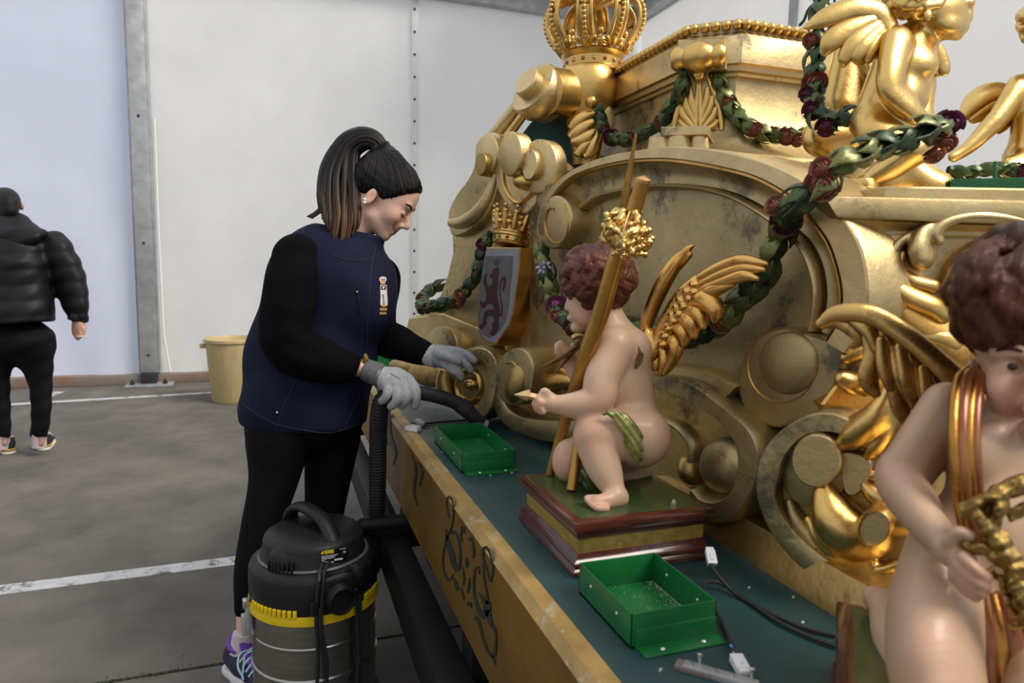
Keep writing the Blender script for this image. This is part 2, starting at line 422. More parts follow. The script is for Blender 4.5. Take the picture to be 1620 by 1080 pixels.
m_teal = mat('teal_paint', (.012, .044, .046), .36, var=.28, vscale=5, wear=(.05, .10, .10), wscale=14, wpos=(.66, .76), bump=.06, bscale=60, rvar=.12)
m_fascia = mat('old_gold_paint', (.25, .13, .022), .42, .45, col2=(.15, .08, .016), vscale=3.5, c2pos=(.4, .7), var=.25, wear=(.06, .045, .02), wscale=9, wpos=(.62, .8), bump=.1, stretch=(1, .6, 1))
m_edge = mat('rubbed_gold_edge', (.42, .27, .09), .45, .4, wear=(.55, .47, .33), wscale=18, wpos=(.55, .65), var=.3)
m_orn = mat('dark_green_paint', (.012, .02, .013), .5)
m_black = mat('black_steel', (.006, .006, .0065), .5, .0, spec=.2, var=.3, bump=.05, wear=(.03, .03, .03), wscale=20, wpos=(.68, .78))
m_green = mat('green_enamel', (.008, .125, .030), .33, var=.15, vscale=12, wear=(.03, .20, .07), wscale=22, wpos=(.66, .78), rvar=.08, bump=.03)
m_dust = mat('grit', (.42, .38, .28), .9, var=.3, vscale=60)
m_screw = mat('zinc', (.6, .6, .58), .3, .9, var=.2, vscale=40)
m_white = mat('white_nylon', (.72, .72, .74), .4, spec=.4)
m_cable = mat('cable_rubber', (.012, .011, .012), .5, bump=.08, bscale=200)
m_cream = mat('cream_plastic', (.50, .39, .19), .5, var=.12, vscale=6, stretch=(8, 8, .6))

# ================================================================== tent and ground
def cloth(x0, x1, z0, z1, y, seed, nx=48, nz=40, amp=.03):
    rng = np.random.RandomState(seed); V = []; Fc = []
    wv = [(rng.uniform(.6, 3), rng.uniform(.6, 4), rng.uniform(0, 6), rng.uniform(.3, 1)) for _ in range(10)]
    for i in range(nx+1):
        for j in range(nz+1):
            x = x0+(x1-x0)*i/nx; z = z0+(z1-z0)*j/nz
            d = sum(a*math.sin(fx*x+fz*z+p) for fx, fz, p, a in wv)/10
            lo = math.exp(-(z-z0)*1.3); d += lo*.7*math.sin(5.2*x+seed)+.3*lo*math.sin(11*x+2*z)
            for zf in (1.18, 2.3, 3.3): d += .16*math.exp(-((z-zf-.03*math.sin(x))/.035)**2)   # fold creases
            e = min(1, (x-x0)*4, (x1-x)*4); V.append((x, y-amp*d*max(e, 0), z))
    for i in range(nx):
        for j in range(nz): a = i*(nz+1)+j; Fc.append((a, a+nz+1, a+nz+2, a+1))
    return V, Fc
def sheet(axis, *a, **k):
    V, Fc = cloth(*a, **k)
    return ([(y, x, z) for x, y, z in V] if axis == 'y' else V), Fc
WY = 7.65; WX = 4.19
wb = thing('wall_back', None, None, (0, WY, 0), kind='structure')
part('fabric_panel', cloth(-6.4, -1.27, .05, 4.2, WY, 3, amp=.05), m_fabb, wb, 'blue-white tent sheet left of the post')
part('fabric_panel', cloth(-1.18, 1.44, .06, 4.2, WY, 5, amp=.04), m_fab, wb)
part('fabric_panel', cloth(1.46, WX, .05, 4.2, WY, 8, amp=.035), m_fab, wb)
part('seam_strip', box(1.425, 1.50, WY-.035, WY-.022, .05, 4.15, .003), m_seam, wb)
ev = lathe([(.004, 0), (.012, .004), (.013, .007), (.004, .009)], (0, 0, 0), (0, -1, 0), 10)
evm = mkmesh('eyelet', *ev, m_dark)
for i in range(17): inst('eyelet', evm, wb, (1.452, WY-.035, .22+i*.2335), (1, 0, 0), (0, 1, 0), (0, 0, 1))
wr = thing('wall_right', None, None, (WX, 4, 0), kind='structure')
part('fabric_panel', sheet('y', 4.97, 7.6, .05, 4.2, WX, 11, amp=.02), m_fab, wr)
part('fabric_panel', sheet('y', 1.2, 4.93, .05, 4.2, WX, 14, amp=.02), m_fab, wr)
part('seam_strip', box(WX-.035, WX-.02, 4.90, 5.0, .05, 4.2), m_alu, wr)
t1 = thing('trim_1', None, None, (-1.22, 7.58, 0), kind='structure')
part('post', box(-1.295, -1.145, 7.50, 7.62, .12, 4.2, .006), m_alu, t1)
part('keder_track', box(-1.315, -1.29, 7.53, 7.62, .12, 4.2, .004), m_alu, t1)
part('keder_track', box(-1.15, -1.125, 7.53, 7.62, .12, 4.2, .004), m_alu, t1)
part('foot_plate', box(-1.42, -1.0, 7.36, 7.66, .0, .022, .004), m_alu, t1)
part('foot_bracket', box(-1.29, -1.15, 7.44, 7.64, .02, .13, .008), m_dark, t1)
for x in (-1.36, -1.07): part('anchor_bolt', lathe([(.022, 0), (.022, .03), (.012, .032), (.012, .05), (0, .05)], (x, 7.42, .02), n=8), m_dark, t1)
for z in (.3, 1.4, 2.6): part('bolt', lathe([(.012, 0), (.012, .01), (0, .012)], (-1.22, 7.50, z), (0, -1, 0), 8), m_dark, t1)
part('tie_rope', tube([(-1.10, 7.6, 2.6), (-1.10, 7.58, 1.6), (-1.09, 7.58, .5), (-1.04, 7.56, .12)], .011, 6), mat('rope', (.75, .75, .72), .8), t1)
b1 = part('baseboard_back', box(-6.4, WX, WY-.1, WY+.02, .0, .10, .01), m_rust, kind='structure')
part('mesh_patch', box(-.62, -.40, WY-.11, WY-.105, .06, .30), mat('grey_mesh', (.33, .34, .34), .8, var=.2, vscale=50), b1)
part('trim_2', box(-6.4, WX, WY-.12, WY+.03, 4.09, 4.30, .01), m_alu, kind='structure')
part('trim_3', box(WX-.16, WX+.02, 1.2, WY-.1, 4.145, 4.28, .01), m_alu, kind='structure')
ce = thing('ceiling', None, None, (3.2, 6.6, 4.3), kind='structure')
m_roof = mat('roof_sheet', (.86, .87, .88), .6)
part('roof_panel', ([(WX, WY, 4.30), (WX, 5.6, 4.30), (2.4, 5.6, 5.05), (2.4, WY, 5.05), (WX, WY, 4.33), (WX, 5.6, 4.33), (2.4, 5.6, 5.08), (2.4, WY, 5.08)],
     [(0, 1, 2, 3), (4, 5, 6, 7), (0, 1, 5, 4), (1, 2, 6, 5), (2, 3, 7, 6), (3, 0, 4, 7)]), m_roof, ce)
part('purlin', tube([(WX-.1, WY-.3, 4.24), (2.4, WY-.3, 5.0)], .03, 8), m_alu, ce)
fl = thing('floor', None, None, (0, 4, 0), kind='structure')
JY = 2.18
part('concrete_slab', box(-12, 14, JY+.008, 14, -.12, 0), m_floor, fl)
part('concrete_slab', box(-12, 14, -9, JY-.008, -.12, 0), m_floor, fl)
part('joint_bed', box(-12, 14, JY-.01, JY+.01, -.12, -.012), m_moss, fl)
mv = []; rng = np.random.RandomState(4)
for i in range(420):
    x = rng.uniform(-1.6, 1.2); x = -.5+rng.normal()*.16 if i % 2 else x
    p = A(x, JY+rng.normal()*.006, -.01); a = rng.uniform(0, 6); d = A(math.cos(a), math.sin(a), 0)*.004; t = p+A(rng.normal()*.008, rng.normal()*.008, rng.uniform(.008, .02))
    mv.append(([p-d, p+d, t], [(0, 1, 2)]))
part('moss_tufts', join(*mv), m_moss, fl, kind='stuff', smooth=False, fix=False)
def stripe(a, b, wd, ext0, ext1):
    a = A(*a, 0); b = A(*b, 0); d = unit(b-a); n = A(-d[1], d[0], 0); a = a-d*ext0; b = b+d*ext1; V = []
    for p in (a, b):
        for s in (-1, 1):
            for z in (.0, .0022): V.append(p+n*s*wd/2+A(0, 0, z))
    return V, [(0, 1, 3, 2), (4, 5, 7, 6), (0, 4, 5, 1), (2, 3, 7, 6), (1, 5, 7, 3)]
part('painted_line', stripe((-1.011, 2.935), (-.202, 2.957), .085, 4.0, 3.5), m_paint, fl, smooth=False)
part('painted_line', stripe((-1.784, 6.80), (-.553, 6.94), .085, 4.5, 4.0), m_paint, fl, smooth=False)
part('painted_line', stripe((-2.02, 6.85), (-1.94, 7.3), .08, .0, .0), m_paint, fl, smooth=False)

# cream bucket against the tent wall
bc = A(-.385, 6.50, 0)
bk = thing('plastic_bucket', 'tall cream plastic bucket on the ground against the tent wall behind the woman', 'bucket', bc)
part('body', lathe([(.0, .004), (.175, .0), (.185, .02), (.225, .53), (.238, .535), (.238, .56), (.226, .565), (.215, .54), (.176, .03), (0, .025)], bc, n=40), m_cream, bk, sharp=30)
part('handle_lug', obox(bc+A(-.245, -.02, .50), A(1, 0, 0), A(0, 1, 0), A(0, 0, 1), .022, .02, .02, .005), m_cream, bk)
part('handle_lug', obox(bc+A(.245, -.02, .50), A(1, 0, 0), A(0, 1, 0), A(0, 0, 1), .022, .02, .02, .005), m_cream, bk)
part('wire_handle', tube([bc+A(-.245, 0, .50), bc+A(-.25, .10, .53), bc+A(-.15, .232, .548), bc+A(0, .25, .55), bc+A(.15, .232, .548), bc+A(.25, .10, .53), bc+A(.245, 0, .50)], .005, 6), m_screw, bk)

# ================================================================== float platform
XF = .363; DZ = .76
pf = thing('float_platform', 'low steel float platform with teal deck and painted gold side board', 'platform', (1.3, 1.7, 0))
part('deck', box(XF+.012, 2.5, .12, 3.6, DZ-.03, DZ, .002), m_teal, pf, 'teal painted deck')
fa = part('side_board', ([(XF-.022, .1, .515), (XF-.022, 3.6, .515), (XF-.022, 3.6, DZ-.016), (XF-.022, .1, DZ-.016), (XF+.002, .1, .515), (XF+.002, 3.6, .515), (XF+.002, 3.6, DZ-.016), (XF+.002, .1, DZ-.016)],
     [(0, 1, 2, 3), (4, 5, 6, 7), (0, 1, 5, 4), (2, 3, 7, 6), (0, 3, 7, 4), (1, 2, 6, 5)]), m_fascia, pf, 'worn gold side board with dark green scrollwork')
part('edge_lip', ([(XF-.023, .1, DZ-.017), (XF-.023, 3.6, DZ-.017), (XF-.012, .1, DZ), (XF-.012, 3.6, DZ), (XF+.014, .1, DZ), (XF+.014, 3.6, DZ), (XF+.014, .1, DZ-.017), (XF+.014, 3.6, DZ-.017)],
     [(0, 1, 3, 2), (2, 3, 5, 4), (4, 5, 7, 6), (0, 2, 4, 6), (1, 3, 5, 7), (0, 1, 7, 6)]), m_edge, pf, 'rubbed pale gold edge')
XS = XF-.023
def stroke(pts, wpx):
    """flat painted brush stroke on the side board, traced with varying width"""
    Q = cat([(x, y, w_) for (x, y), w_ in zip(pts, wpx)], 26); V = []
    for i in range(len(Q)):
        j = min(i+1, len(Q)-1); k = max(i-1, 0); d = unit(Q[j][:2]-Q[k][:2]+1e-9); n = A(-d[1], d[0])*max(Q[i][2], .4)/2
        a = atx(*(Q[i][:2]+n), XS); b = atx(*(Q[i][:2]-n), XS); V += [a-A(.0004, 0, 0), b-A(.0004, 0, 0), a-A(.0012, 0, 0), b-A(.0012, 0, 0)]
    Fc = []
    for i in range(len(Q)-1):
        p = 4*i; q = p+4; Fc += [(p+2, p+3, q+3, q+2), (p, p+2, q+2, q), (p+1, p+3, q+3, q+1)]
    return V, Fc
def sc(L): return [(640+x*.2961, 760+y*.2961) for x, y in L]
for pts, wd in [
    ([(240, 200), (228, 150), (225, 110), (240, 82), (258, 110), (262, 170), (255, 230), (240, 285)], [2, 2, 2, 3, 2, 2, 2, 3]),
    ([(222, 255), (228, 300), (215, 350), (205, 420), (215, 500), (240, 530), (262, 500)], [1, 5, 3, 2, 2, 4, 1]),
    ([(228, 290), (240, 350), (255, 400), (265, 450), (285, 480), (297, 420), (295, 350), (280, 290), (262, 268), (255, 290)], [2, 8, 9, 7, 5, 4, 3, 3, 4, 1]),
    ([(305, 330), (302, 285), (312, 245), (322, 280)], [3, 3, 4, 1]), ([(345, 320), (355, 305), (368, 350), (370, 400), (362, 415)], [2, 3, 3, 3, 1]),
    ([(330, 410), (334, 440), (330, 465)], [2, 5, 1]), ([(312, 460), (318, 520), (315, 560)], [1, 3, 1]), ([(350, 515), (342, 570), (338, 600)], [1, 4, 1]),
    ([(265, 520), (278, 560), (282, 590)], [2, 5, 1]), ([(300, 570), (312, 610), (318, 640)], [1, 3, 1]), ([(335, 665), (348, 655), (358, 680)], [2, 6, 1]),
    ([(470, 540), (455, 530), (440, 470), (420, 410), (425, 360), (440, 355), (460, 390), (470, 440), (472, 490), (460, 540)], [2, 2, 2, 3, 4, 4, 3, 3, 3, 1]),
    ([(420, 440), (425, 520), (440, 600), (445, 660)], [2, 3, 3, 6]), ([(400, 500), (395, 460), (378, 470), (370, 540), (375, 620), (400, 700), (430, 720), (445, 660), (425, 640), (395, 600)], [1, 3, 3, 3, 4, 6, 11, 10, 6, 2]),
    ([(445, 690), (460, 760), (485, 800), (488, 870), (478, 940), (450, 920), (425, 860), (405, 780), (385, 730), (370, 740)], [9, 6, 3, 3, 5, 4, 3, 3, 5, 2]), ([(470, 930), (486, 985)], [3, 2])]:
    part('painted_scroll', stroke(sc(pts), wd), m_orn, fa, smooth=False)
# second, fainter ornament farther along the board
for pts, wd in [([(622, 640), (616, 655), (618, 690), (626, 715), (622, 735)], [2, 4, 5, 3, 2]), ([(652, 720), (658, 740), (655, 775), (661, 800)], [2, 3, 4, 2]), ([(612, 665), (608, 680), (612, 700), (620, 705)], [2, 4, 4, 1]), ([(660, 730), (668, 745), (664, 770)], [2, 4, 1])]:
    part('painted_scroll', stroke(pts, wd), m_orn, fa, smooth=False)
part('side_rail', box(.275, .345, .15, 3.6, .345, .455, .004), m_black, pf, 'black steel side rail')
part('inner_rail', box(.80, .88, .15, 3.6, .38, .73, .004), m_black, pf)
part('inner_rail', box(1.7, 1.78, .15, 3.6, .38, .73, .004), m_black, pf)
for y in (.55, 1.25, 2.0, 2.75, 3.4): part('cross_beam', box(.345, 2.4, y-.04, y+.04, .40, .50, .004), m_black, pf)
for y in (.3, 1.62, 3.3): part('deck_bearer', box(.345, 2.4, y-.03, y+.03, .50, .73), m_black, pf)
for x in (.84, 1.74):
    for y in (.6, 3.0): part('support_leg', box(x-.04, x+.04, y-.04, y+.04, 0, .40, .004), m_black, pf)
bx = thing('tow_bracket', None, None, (.30, 1.95, .45)); bx.parent = pf; bx.location = A(.30, 1.95, .45)-A(1.3, 1.7, 0)
part('plate', box(.18, .36, 1.93, 1.965, .455, .50, .01), m_black, bx)
part('arm', tube([(.36, 1.95, .487), (.22, 1.95, .487), (.185, 1.95, .46), (.18, 1.95, .30)], .024, 10), m_black, bx)
part('reflector', lathe([(.03, 0), (.03, .008), (0, .012)], (.178, 1.945, .34), (-.6, -.8, 0), 16), mat('yellow_reflector', (.45, .32, .0), .3), bx, 'small yellow reflector')
for (px, py) in ((745, 790), (790, 748), (776, 752), (810, 748), (700, 715), (1090, 985), (1185, 930), (660, 690), (690, 650), (1045, 1060), (890, 1000), (1270, 985), (1255, 945)):
    p = atz(px, py, DZ); part('paint_chip', obox(p+A(0, 0, .0007), A(.8, .6, 0), A(-.6, .8, 0), A(0, 0, 1), .0035, .0015, .0007), m_dust, pf, smooth=False)

# ------------------------------------------------------------------ green metal trays
def tray(x0, x1, y0, y1, label, grit, h=.048, flange=.026, z=DZ):
    o = thing('metal_tray', label, 'tray', ((x0+x1)/2, (y0+y1)/2, z), 'green metal trays screwed to the deck'); t = .0022
    part('base_plate', box(x0, x1, y0, y1, z, z+.004), m_green, o)
    for a in ((x0, x0+t, y0, y1), (x1-t, x1, y0, y1), (x0, x1, y0, y0+t), (x0, x1, y1-t, y1)): part('side_wall', box(*a, z+.0, z+h, .0006), m_green, o)
    part('fixing_flange', box(x0+.008, x1, y0-flange, y0, z, z+.003, .0008), m_green, o)
    part('front_plate', box(x0+.006, x1-.002, y0-.003, y0, z, z+h*.55, .0006), m_green, o)
    sm = mkmesh('screw_head', *lathe([(.0035, 0), (.0033, .0016), (.001, .0022), (0, .0022)], (0, 0, 0), n=10), m_screw)
    for fx in (.3, .78): inst('screw', sm, o, (x0+(x1-x0)*fx, y0-flange*.55, z+.003), (1, 0, 0), (0, 1, 0), (0, 0, 1))
    for fy in (.25, .75): inst('screw', sm, o, (x0, y0+(y1-y0)*fy, z+h*.6), (0, 1, 0), (0, 0, 1), (-1, 0, 0), .8); inst('screw', sm, o, (x1-t, y0+(y1-y0)*fy, z+h*.6), (0, 1, 0), (0, 0, 1), (-1, 0, 0), .8)
    if grit:
        rng = np.random.RandomState(int(x0*1000)); gv = []
        for i in range(grit):
            u = rng.rand(); v = rng.rand()
            if i % 3: u = 1-abs(rng.normal())*.10; v = rng.uniform(.25, 1)
            u = np.clip(u, .05, .96); p = A(x0+(x1-x0)*u, y0+(y1-y0)*np.clip(v, .05, .96), z+.004); s = rng.uniform(.0003, .0011)
            gv.append(([p+A(s, 0, 0), p+A(-s*.6, s, 0), p+A(-s*.5, -s, 0), p+A(0, 0, s*1.3)], [(0, 1, 2), (0, 1, 3), (1, 2, 3), (2, 0, 3)]))
        part('grit', join(*gv), m_dust, o, kind='stuff', smooth=False)
    return o
tray(.421, .549, .733, .893, 'nearest green metal tray, with grit inside, in front of the cherub pedestal', 520)
tray(.402, .536, 1.515, 1.808, 'clean green metal tray near the vacuum nozzle beyond the cherub pedestal', 60)
tray(.405, .540, 3.06, 3.35, 'farthest green metal tray, almost hidden behind the woman', 0)

# ------------------------------------------------------------------ cables, connectors, strap
def connector(o, p, d, lab, s=1.0):
    d = unit(d); X = unit(np.cross(d, (0, 0, 1))); Z = np.cross(X, d)
    part('connector', join(obox(p, X, d, Z, .0075*s, .012*s, .005*s, .001), obox(p+d*.013*s, X, d, Z, .0062*s, .004*s, .004*s, .0008), obox(p+Z*.005*s, X, d, Z, .002*s, .006*s, .0015*s)), m_white, o, lab)
ca = thing('power_cable', 'black power cable with white plugs lying on the deck beside the nearest tray', 'cable', A(.62, .72, DZ))
k = .003
def onz(L, z=DZ+.0045): return [atz(x, y, z if len(q) < 3 else q[2]) for q in L for x, y in [q[:2]]]
part('cord', tube(cat(onz([(1124, 893, DZ+.030), (1140, 915, DZ+.018), (1165, 940), (1215, 968), (1270, 992), (1322, 1005)]), 30), k, 8), m_cable, ca)
part('cord', tube(cat(onz([(1158, 1030, DZ+.010), (1145, 990), (1128, 955, DZ+.012), (1113, 930, DZ+.018), (1118, 920, DZ+.018), (1140, 922, DZ+.012), (1175, 945), (1230, 982), (1280, 1006), (1325, 1023)]), 40), k, 8), m_cable, ca)
part('blue_core', tube(onz([(1156, 1020, DZ+.012), (1161, 1035, DZ+.009)]), .0016, 6), mat('blue_core', (.12, .25, .6), .4), ca, 'pale blue wire core')
connector(ca, atz(1125, 882, DZ+.034), atz(1122, 870, DZ+.04)-atz(1128, 900, DZ+.02), 'white plug')
connector(ca, atz(1170, 1050, DZ+.008), atz(1176, 1062, DZ+.007)-atz(1161, 1035, DZ+.01), 'white plug', 1.1)
cf = thing('wiring_lead', 'thin black lead with small white connectors behind the far tray', 'cable', A(.42, 1.97, DZ))
part('lead', tube(cat(onz([(668, 671), (690, 668), (720, 666), (742, 664)]), 20), .0035, 7), m_cable, cf)
connector(cf, atz(655, 677, DZ+.008), A(-.6, .6, 0), 'white connector', 1.5); connector(cf, atz(664, 668, DZ+.012), A(-.3, .8, .2), 'white connector', 1.2)
part('lead', tube(cat(onz([(650, 668), (665, 672), (680, 674)]), 10), .002, 6), m_cable, cf)
st = thing('metal_strap', 'small grey metal strap with screws at the front edge of the deck', 'bracket', A(.50, .65, DZ))
a, b = atz(1082, 1052, DZ+.004), atz(1200, 1086, DZ+.004); d = unit(b-a); n_ = unit(np.cross((0, 0, 1), d))
part('strap_plate', obox((a+b)/2, d, n_, A(0, 0, 1), np.linalg.norm(b-a)/2, .0075, .004, .001), m_alu, st)
part('strap_plate', obox(a+d*.012+A(0, 0, -.001), d, n_, A(0, 0, 1), .022, .009, .003, .001), m_rust, st)
for f in (.1, .42, .66): part('screw', lathe([(.003, 0), (.003, .0015), (0, .002)], a+(b-a)*f+A(0, 0, .004), n=10), m_screw, st)
for f in (.2, .9): part('screw_pin', lathe([(.002, 0), (.002, .010), (.0035, .010), (.0035, .013), (0, .014)], a+(b-a)*f+n_*.006+A(0, 0, .004), n=8), m_screw, st)
# ================================================================== the gilded carved body
def goldmat(name, a, b, rough, wear=None, wpos=(.6, .68), wscale=7, metal=1.0, bump=.12, stretch=None):
    return mat(name, a, rough, metal, col2=b, vscale=5, c2pos=(.35, .68), var=.12, wear=wear, wpos=wpos, wscale=wscale, bump=bump, bscale=55, rvar=.07, stretch=stretch)
g_panel = goldmat('worn_gold_leaf', (.54, .42, .215), (.38, .295, .15), .50, (.17, .14, .10), (.535, .62), 6)
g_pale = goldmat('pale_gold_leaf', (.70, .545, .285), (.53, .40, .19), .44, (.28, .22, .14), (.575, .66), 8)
g_bright = goldmat('bright_gold_leaf', (.74, .50, .175), (.58, .36, .11), .33, (.36, .21, .08), (.62, .74), 12)
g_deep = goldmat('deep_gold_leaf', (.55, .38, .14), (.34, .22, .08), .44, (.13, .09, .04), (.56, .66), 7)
g_warm = goldmat('warm_gold_leaf', (.76, .48, .16), (.54, .29, .07), .38, (.22, .11, .03), (.58, .7), 10)
m_tealp = mat('blue_green_paint', (.022, .075, .088), .6, var=.3, vscale=8, bump=.2, bscale=30)
PA = Plane((.83, .95, 0), (-.99, -.139, 0))      # long side with the big arch
PB = Plane((.66, 2.04, 0), (-.906, -.423, 0))    # pier with the shield
PC = Plane((.85, .81, 0), (-.33, -.95, 0))       # near pier with the acanthus
PD = Plane((.742, .89, 0), (-.85, -.53, 0))      # lower near volute
PE = Plane((.70, 1.86, 0), (-.95, -.31, 0))      # foot volutes beside the shield
PF = Plane((.60, 2.00, 0), (-.80, -.60, 0))
gb = thing('gilded_float_body', 'huge gilded carved baroque body with scrolls standing on the teal deck', 'carved float', (1.4, 1.6, DZ))
P_ = lambda n, vf, m=g_panel, **k: part(n, vf, m, gb, **k)
# solid heart of the body
P_('core', box(.95, 2.3, .98, 2.25, DZ, 1.36, .01), g_panel)
P_('core', box(.95, 1.28, 1.06, 2.25, 1.35, 1.455, .01), g_pale)
P_('core', box(.93, 1.9, 2.0, 2.32, DZ, 1.60, .01), g_panel)
P_('ledge_step', plansweep([(.89, .83), (2.1, .41), (2.3, .41), (2.3, 1.6), (.95, 1.6)], [(0, 1.30), (0, 1.378), (-.003, 1.381)]), g_pale)
P_('core', box(1.0, 1.45, 1.30, 2.2, 1.45, 1.505, .01), g_pale)
# --- long side: backing panel and arch mouldings
P_('arch_panel', slab(PA, [(836, 300), (881, 287), (918, 263), (964, 248), (1050, 235), (1115, 238), (1172, 249), (1230, 268), (1268, 287), (1306, 315), (1341, 356), (1366, 400), (1370, 484), (1345, 560), (1320, 640), (1230, 760), (1190, 860), (1118, 846), (1000, 760), (880, 692), (840, 640), (836, 400)], .0, -.16, .003))
o_out = [(848, 372), (851, 345), (858, 318), (881, 286), (918, 261), (964, 245), (1000, 238.5), (1050, 231.5), (1115, 234), (1172, 245), (1230, 264), (1268, 283), (1306, 311), (1341, 352), (1364, 392), (1374, 443), (1374, 484), (1362, 525), (1338, 560)]
o_in = [(862, 372), (864, 345), (871, 314), (894, 286), (924, 270), (968, 258), (1010, 252), (1060, 252), (1115, 260), (1180, 275), (1221, 293), (1261, 320), (1289, 355), (1308, 383), (1321, 418), (1329, 455), (1329, 489), (1320, 515), (1305, 540)]
r_out = [(912, 322), (939, 305), (968, 298), (986, 295), (1028, 289), (1060, 289), (1110, 294), (1160, 308), (1207, 334), (1253, 366), (1272, 388), (1286, 418), (1292, 450), (1292, 480), (1284, 525)]
r_in = [(916, 331), (945, 315), (986, 305), (1028, 299), (1060, 299), (1108, 304), (1155, 319), (1199, 345), (1242, 380), (1259, 400), (1270, 424), (1279, 452), (1279, 480), (1273, 522)]
P_('arch_band', ribbon(PA, o_out, o_in, flatprof(.055, -.09, .10), n=70), g_pale)
P_('arch_cove', ribbon(PA, [(870, 318)]+o_in[3:], [(905, 330)]+r_out[1:], coveprof(.038, .014, .012, -.05), n=70), g_panel)
P_('arch_rib', ribbon(PA, r_out, r_in, roundprof(.030, -.03), n=70), g_pale)
P_('arch_fillet', ribbon(PA, [(x, y-1) for x, y in o_in[3:-2]], [(x-1.5, y+4) for x, y in o_in[3:-2]], flatprof(.046, -.03), n=60), g_warm)
# left volute of the arch
P_('volute', boss(PA, ell(876, 351, 27, 43, 8), .055, -.02), g_pale)
P_('volute_swirl', tube([PA.hit(x, y, .056) for x, y in cat([(893, 322), (899, 350), (893, 378), (878, 384), (866, 372), (862, 350), (868, 330), (876, 330)], 30)], .0028, 6), g_warm)
# right volute of the arch
P_('volute', boss(PA, [(1166, 610), (1171, 572), (1188, 540), (1215, 522), (1242, 518), (1275, 528), (1310, 540), (1338, 544), (1322, 600), (1296, 650), (1262, 668), (1226, 677), (1192, 665), (1172, 640)], .042, -.09), g_panel)
P_('volute_recess', ribbon(PA, ell(1236, 578, 54, 59), ell(1235, 576, 45, 49), [(0, .044), (.25, .040), (.6, .036), (1, .040)], n=48, closed=True), g_warm)
P_('volute_ball', boss(PA, ell(1235, 575, 47, 51), .062, .02, dome=.022), g_panel)
# lower scroll of the side
P_('scroll_band', ribbon(PA, [(1030, 592), (1088, 603), (1142, 641), (1185, 678), (1201, 716), (1199, 755), (1190, 780), (1164, 818), (1137, 829), (1105, 826), (1082, 806)], [(1030, 614), (1078, 633), (1121, 657), (1153, 689), (1164, 727), (1160, 760), (1148, 783), (1130, 792), (1108, 788), (1094, 772)], flatprof(.085, -.06, .10), n=60), g_panel)
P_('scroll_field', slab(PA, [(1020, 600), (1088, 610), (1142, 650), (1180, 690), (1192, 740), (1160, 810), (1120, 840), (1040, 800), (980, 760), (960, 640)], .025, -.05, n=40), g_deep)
P_('volute_ball', boss(PA, ell(1129, 740, 39, 47, -12), .085, .0, dome=.035), g_panel)
P_('volute_ball', boss(PA, ell(1075, 745, 13, 26, -12), .06, .0, dome=.03), g_deep)
P_('inner_scroll', ribbon(PA, [(1028, 650), (1070, 667), (1096, 700), (1092, 745)], [(1028, 668), (1060, 682), (1080, 708), (1078, 740)], roundprof(.05, -.02), n=30), g_panel)
P_('ledge_strip', ribbon(PA, [(1030, 573), (1100, 584), (1166, 610)], [(1030, 592), (1095, 603), (1146, 630)], flatprof(.052, -.03), n=30), g_pale)
P_('foot_skirt', ([(.742, .35, DZ), (.742, 1.25, DZ), (.747, .35, .775), (.747, 1.25, .775), (.768, .35, .815), (.768, 1.25, .815), (1.1, .35, .83), (1.1, 1.25, .83), (1.1, .35, DZ), (1.1, 1.25, DZ)],
    [(0, 1, 3, 2), (2, 3, 5, 4), (4, 5, 7, 6), (6, 7, 9, 8), (0, 2, 4, 6, 8), (1, 3, 5, 7, 9)]), g_deep)
# --- foot volutes beside the shield
P_('foot_band', ribbon(PE, [(784, 590), (779, 625), (783, 655), (800, 675), (821, 687), (865, 700), (915, 700), (970, 690), (1010, 672)], [(800, 590), (795, 622), (801, 643), (821, 657), (847, 662), (873, 664), (915, 664), (960, 655), (1000, 636)], flatprof(.075, -.10, .14), n=50), g_panel)
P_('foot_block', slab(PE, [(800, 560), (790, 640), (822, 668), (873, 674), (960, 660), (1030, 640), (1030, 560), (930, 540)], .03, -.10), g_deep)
P_('foot_volute', boss(PE, [(786, 618), (783, 592), (790, 568), (804, 554), (820, 550), (834, 557), (843, 577), (843, 600), (838, 620), (826, 636), (808, 642), (793, 634)], .105, .0), g_panel)
P_('volute_ball', boss(PE, ell(804, 609, 16, 33, 6), .128, .06, dome=.035), g_deep)
P_('volute_swirl', tube([PE.hit(x, y, .107) for x, y in cat([(800, 574), (812, 574), (820, 590), (821, 615), (813, 636)], 24)], .004, 6), g_deep)
P_('scroll_bud', lobe(PE, [(850, 607, 9), (865, 605, 14), (885, 602, 12), (915, 604, 7)], .05, .8), g_warm)
P_('scroll_bud', lobe(PE, [(885, 585, 5), (915, 600, 11), (955, 612, 14), (1000, 622, 12)], .03, .7), g_warm)
P_('foot_volute', boss(PF, [(702, 620), (700, 592), (716, 568), (735, 554), (752, 548), (768, 549), (783, 563), (790, 590), (786, 622), (779, 648), (767, 664), (752, 668), (730, 658), (712, 642)], .03, -.10), g_panel)
P_('volute_ring', ribbon(PF, [(733, 562), (752, 550), (768, 551), (782, 564), (788, 590), (784, 622), (777, 646), (766, 660), (753, 655)], [(745, 580), (756, 572), (765, 575), (771, 588), (772, 604), (769, 622), (763, 638), (756, 644), (750, 640)], flatprof(.062, 0, .12), n=40), g_panel)
P_('volute_ring', ribbon(PF, ell(738, 612, 25, 33), ell(738, 611, 13, 17), roundprof(.045, .02), n=40, closed=True), g_bright)
P_('volute_eye', boss(PF, ell(738, 609, 11, 10), .06, .02, dome=.02), g_bright)
P_('volute_lip', lobe(PF, [(704, 585, 8), (701, 605, 13), (707, 625, 12), (716, 636, 6)], .05, .8), g_deep)
P_('foot_volute', boss(PB, ell(697, 545, 25, 29), .06, -.06), g_pale)
P_('foot_volute', boss(PB, ell(674, 594, 38, 20, 10), .05, -.06, dome=.03), g_deep)
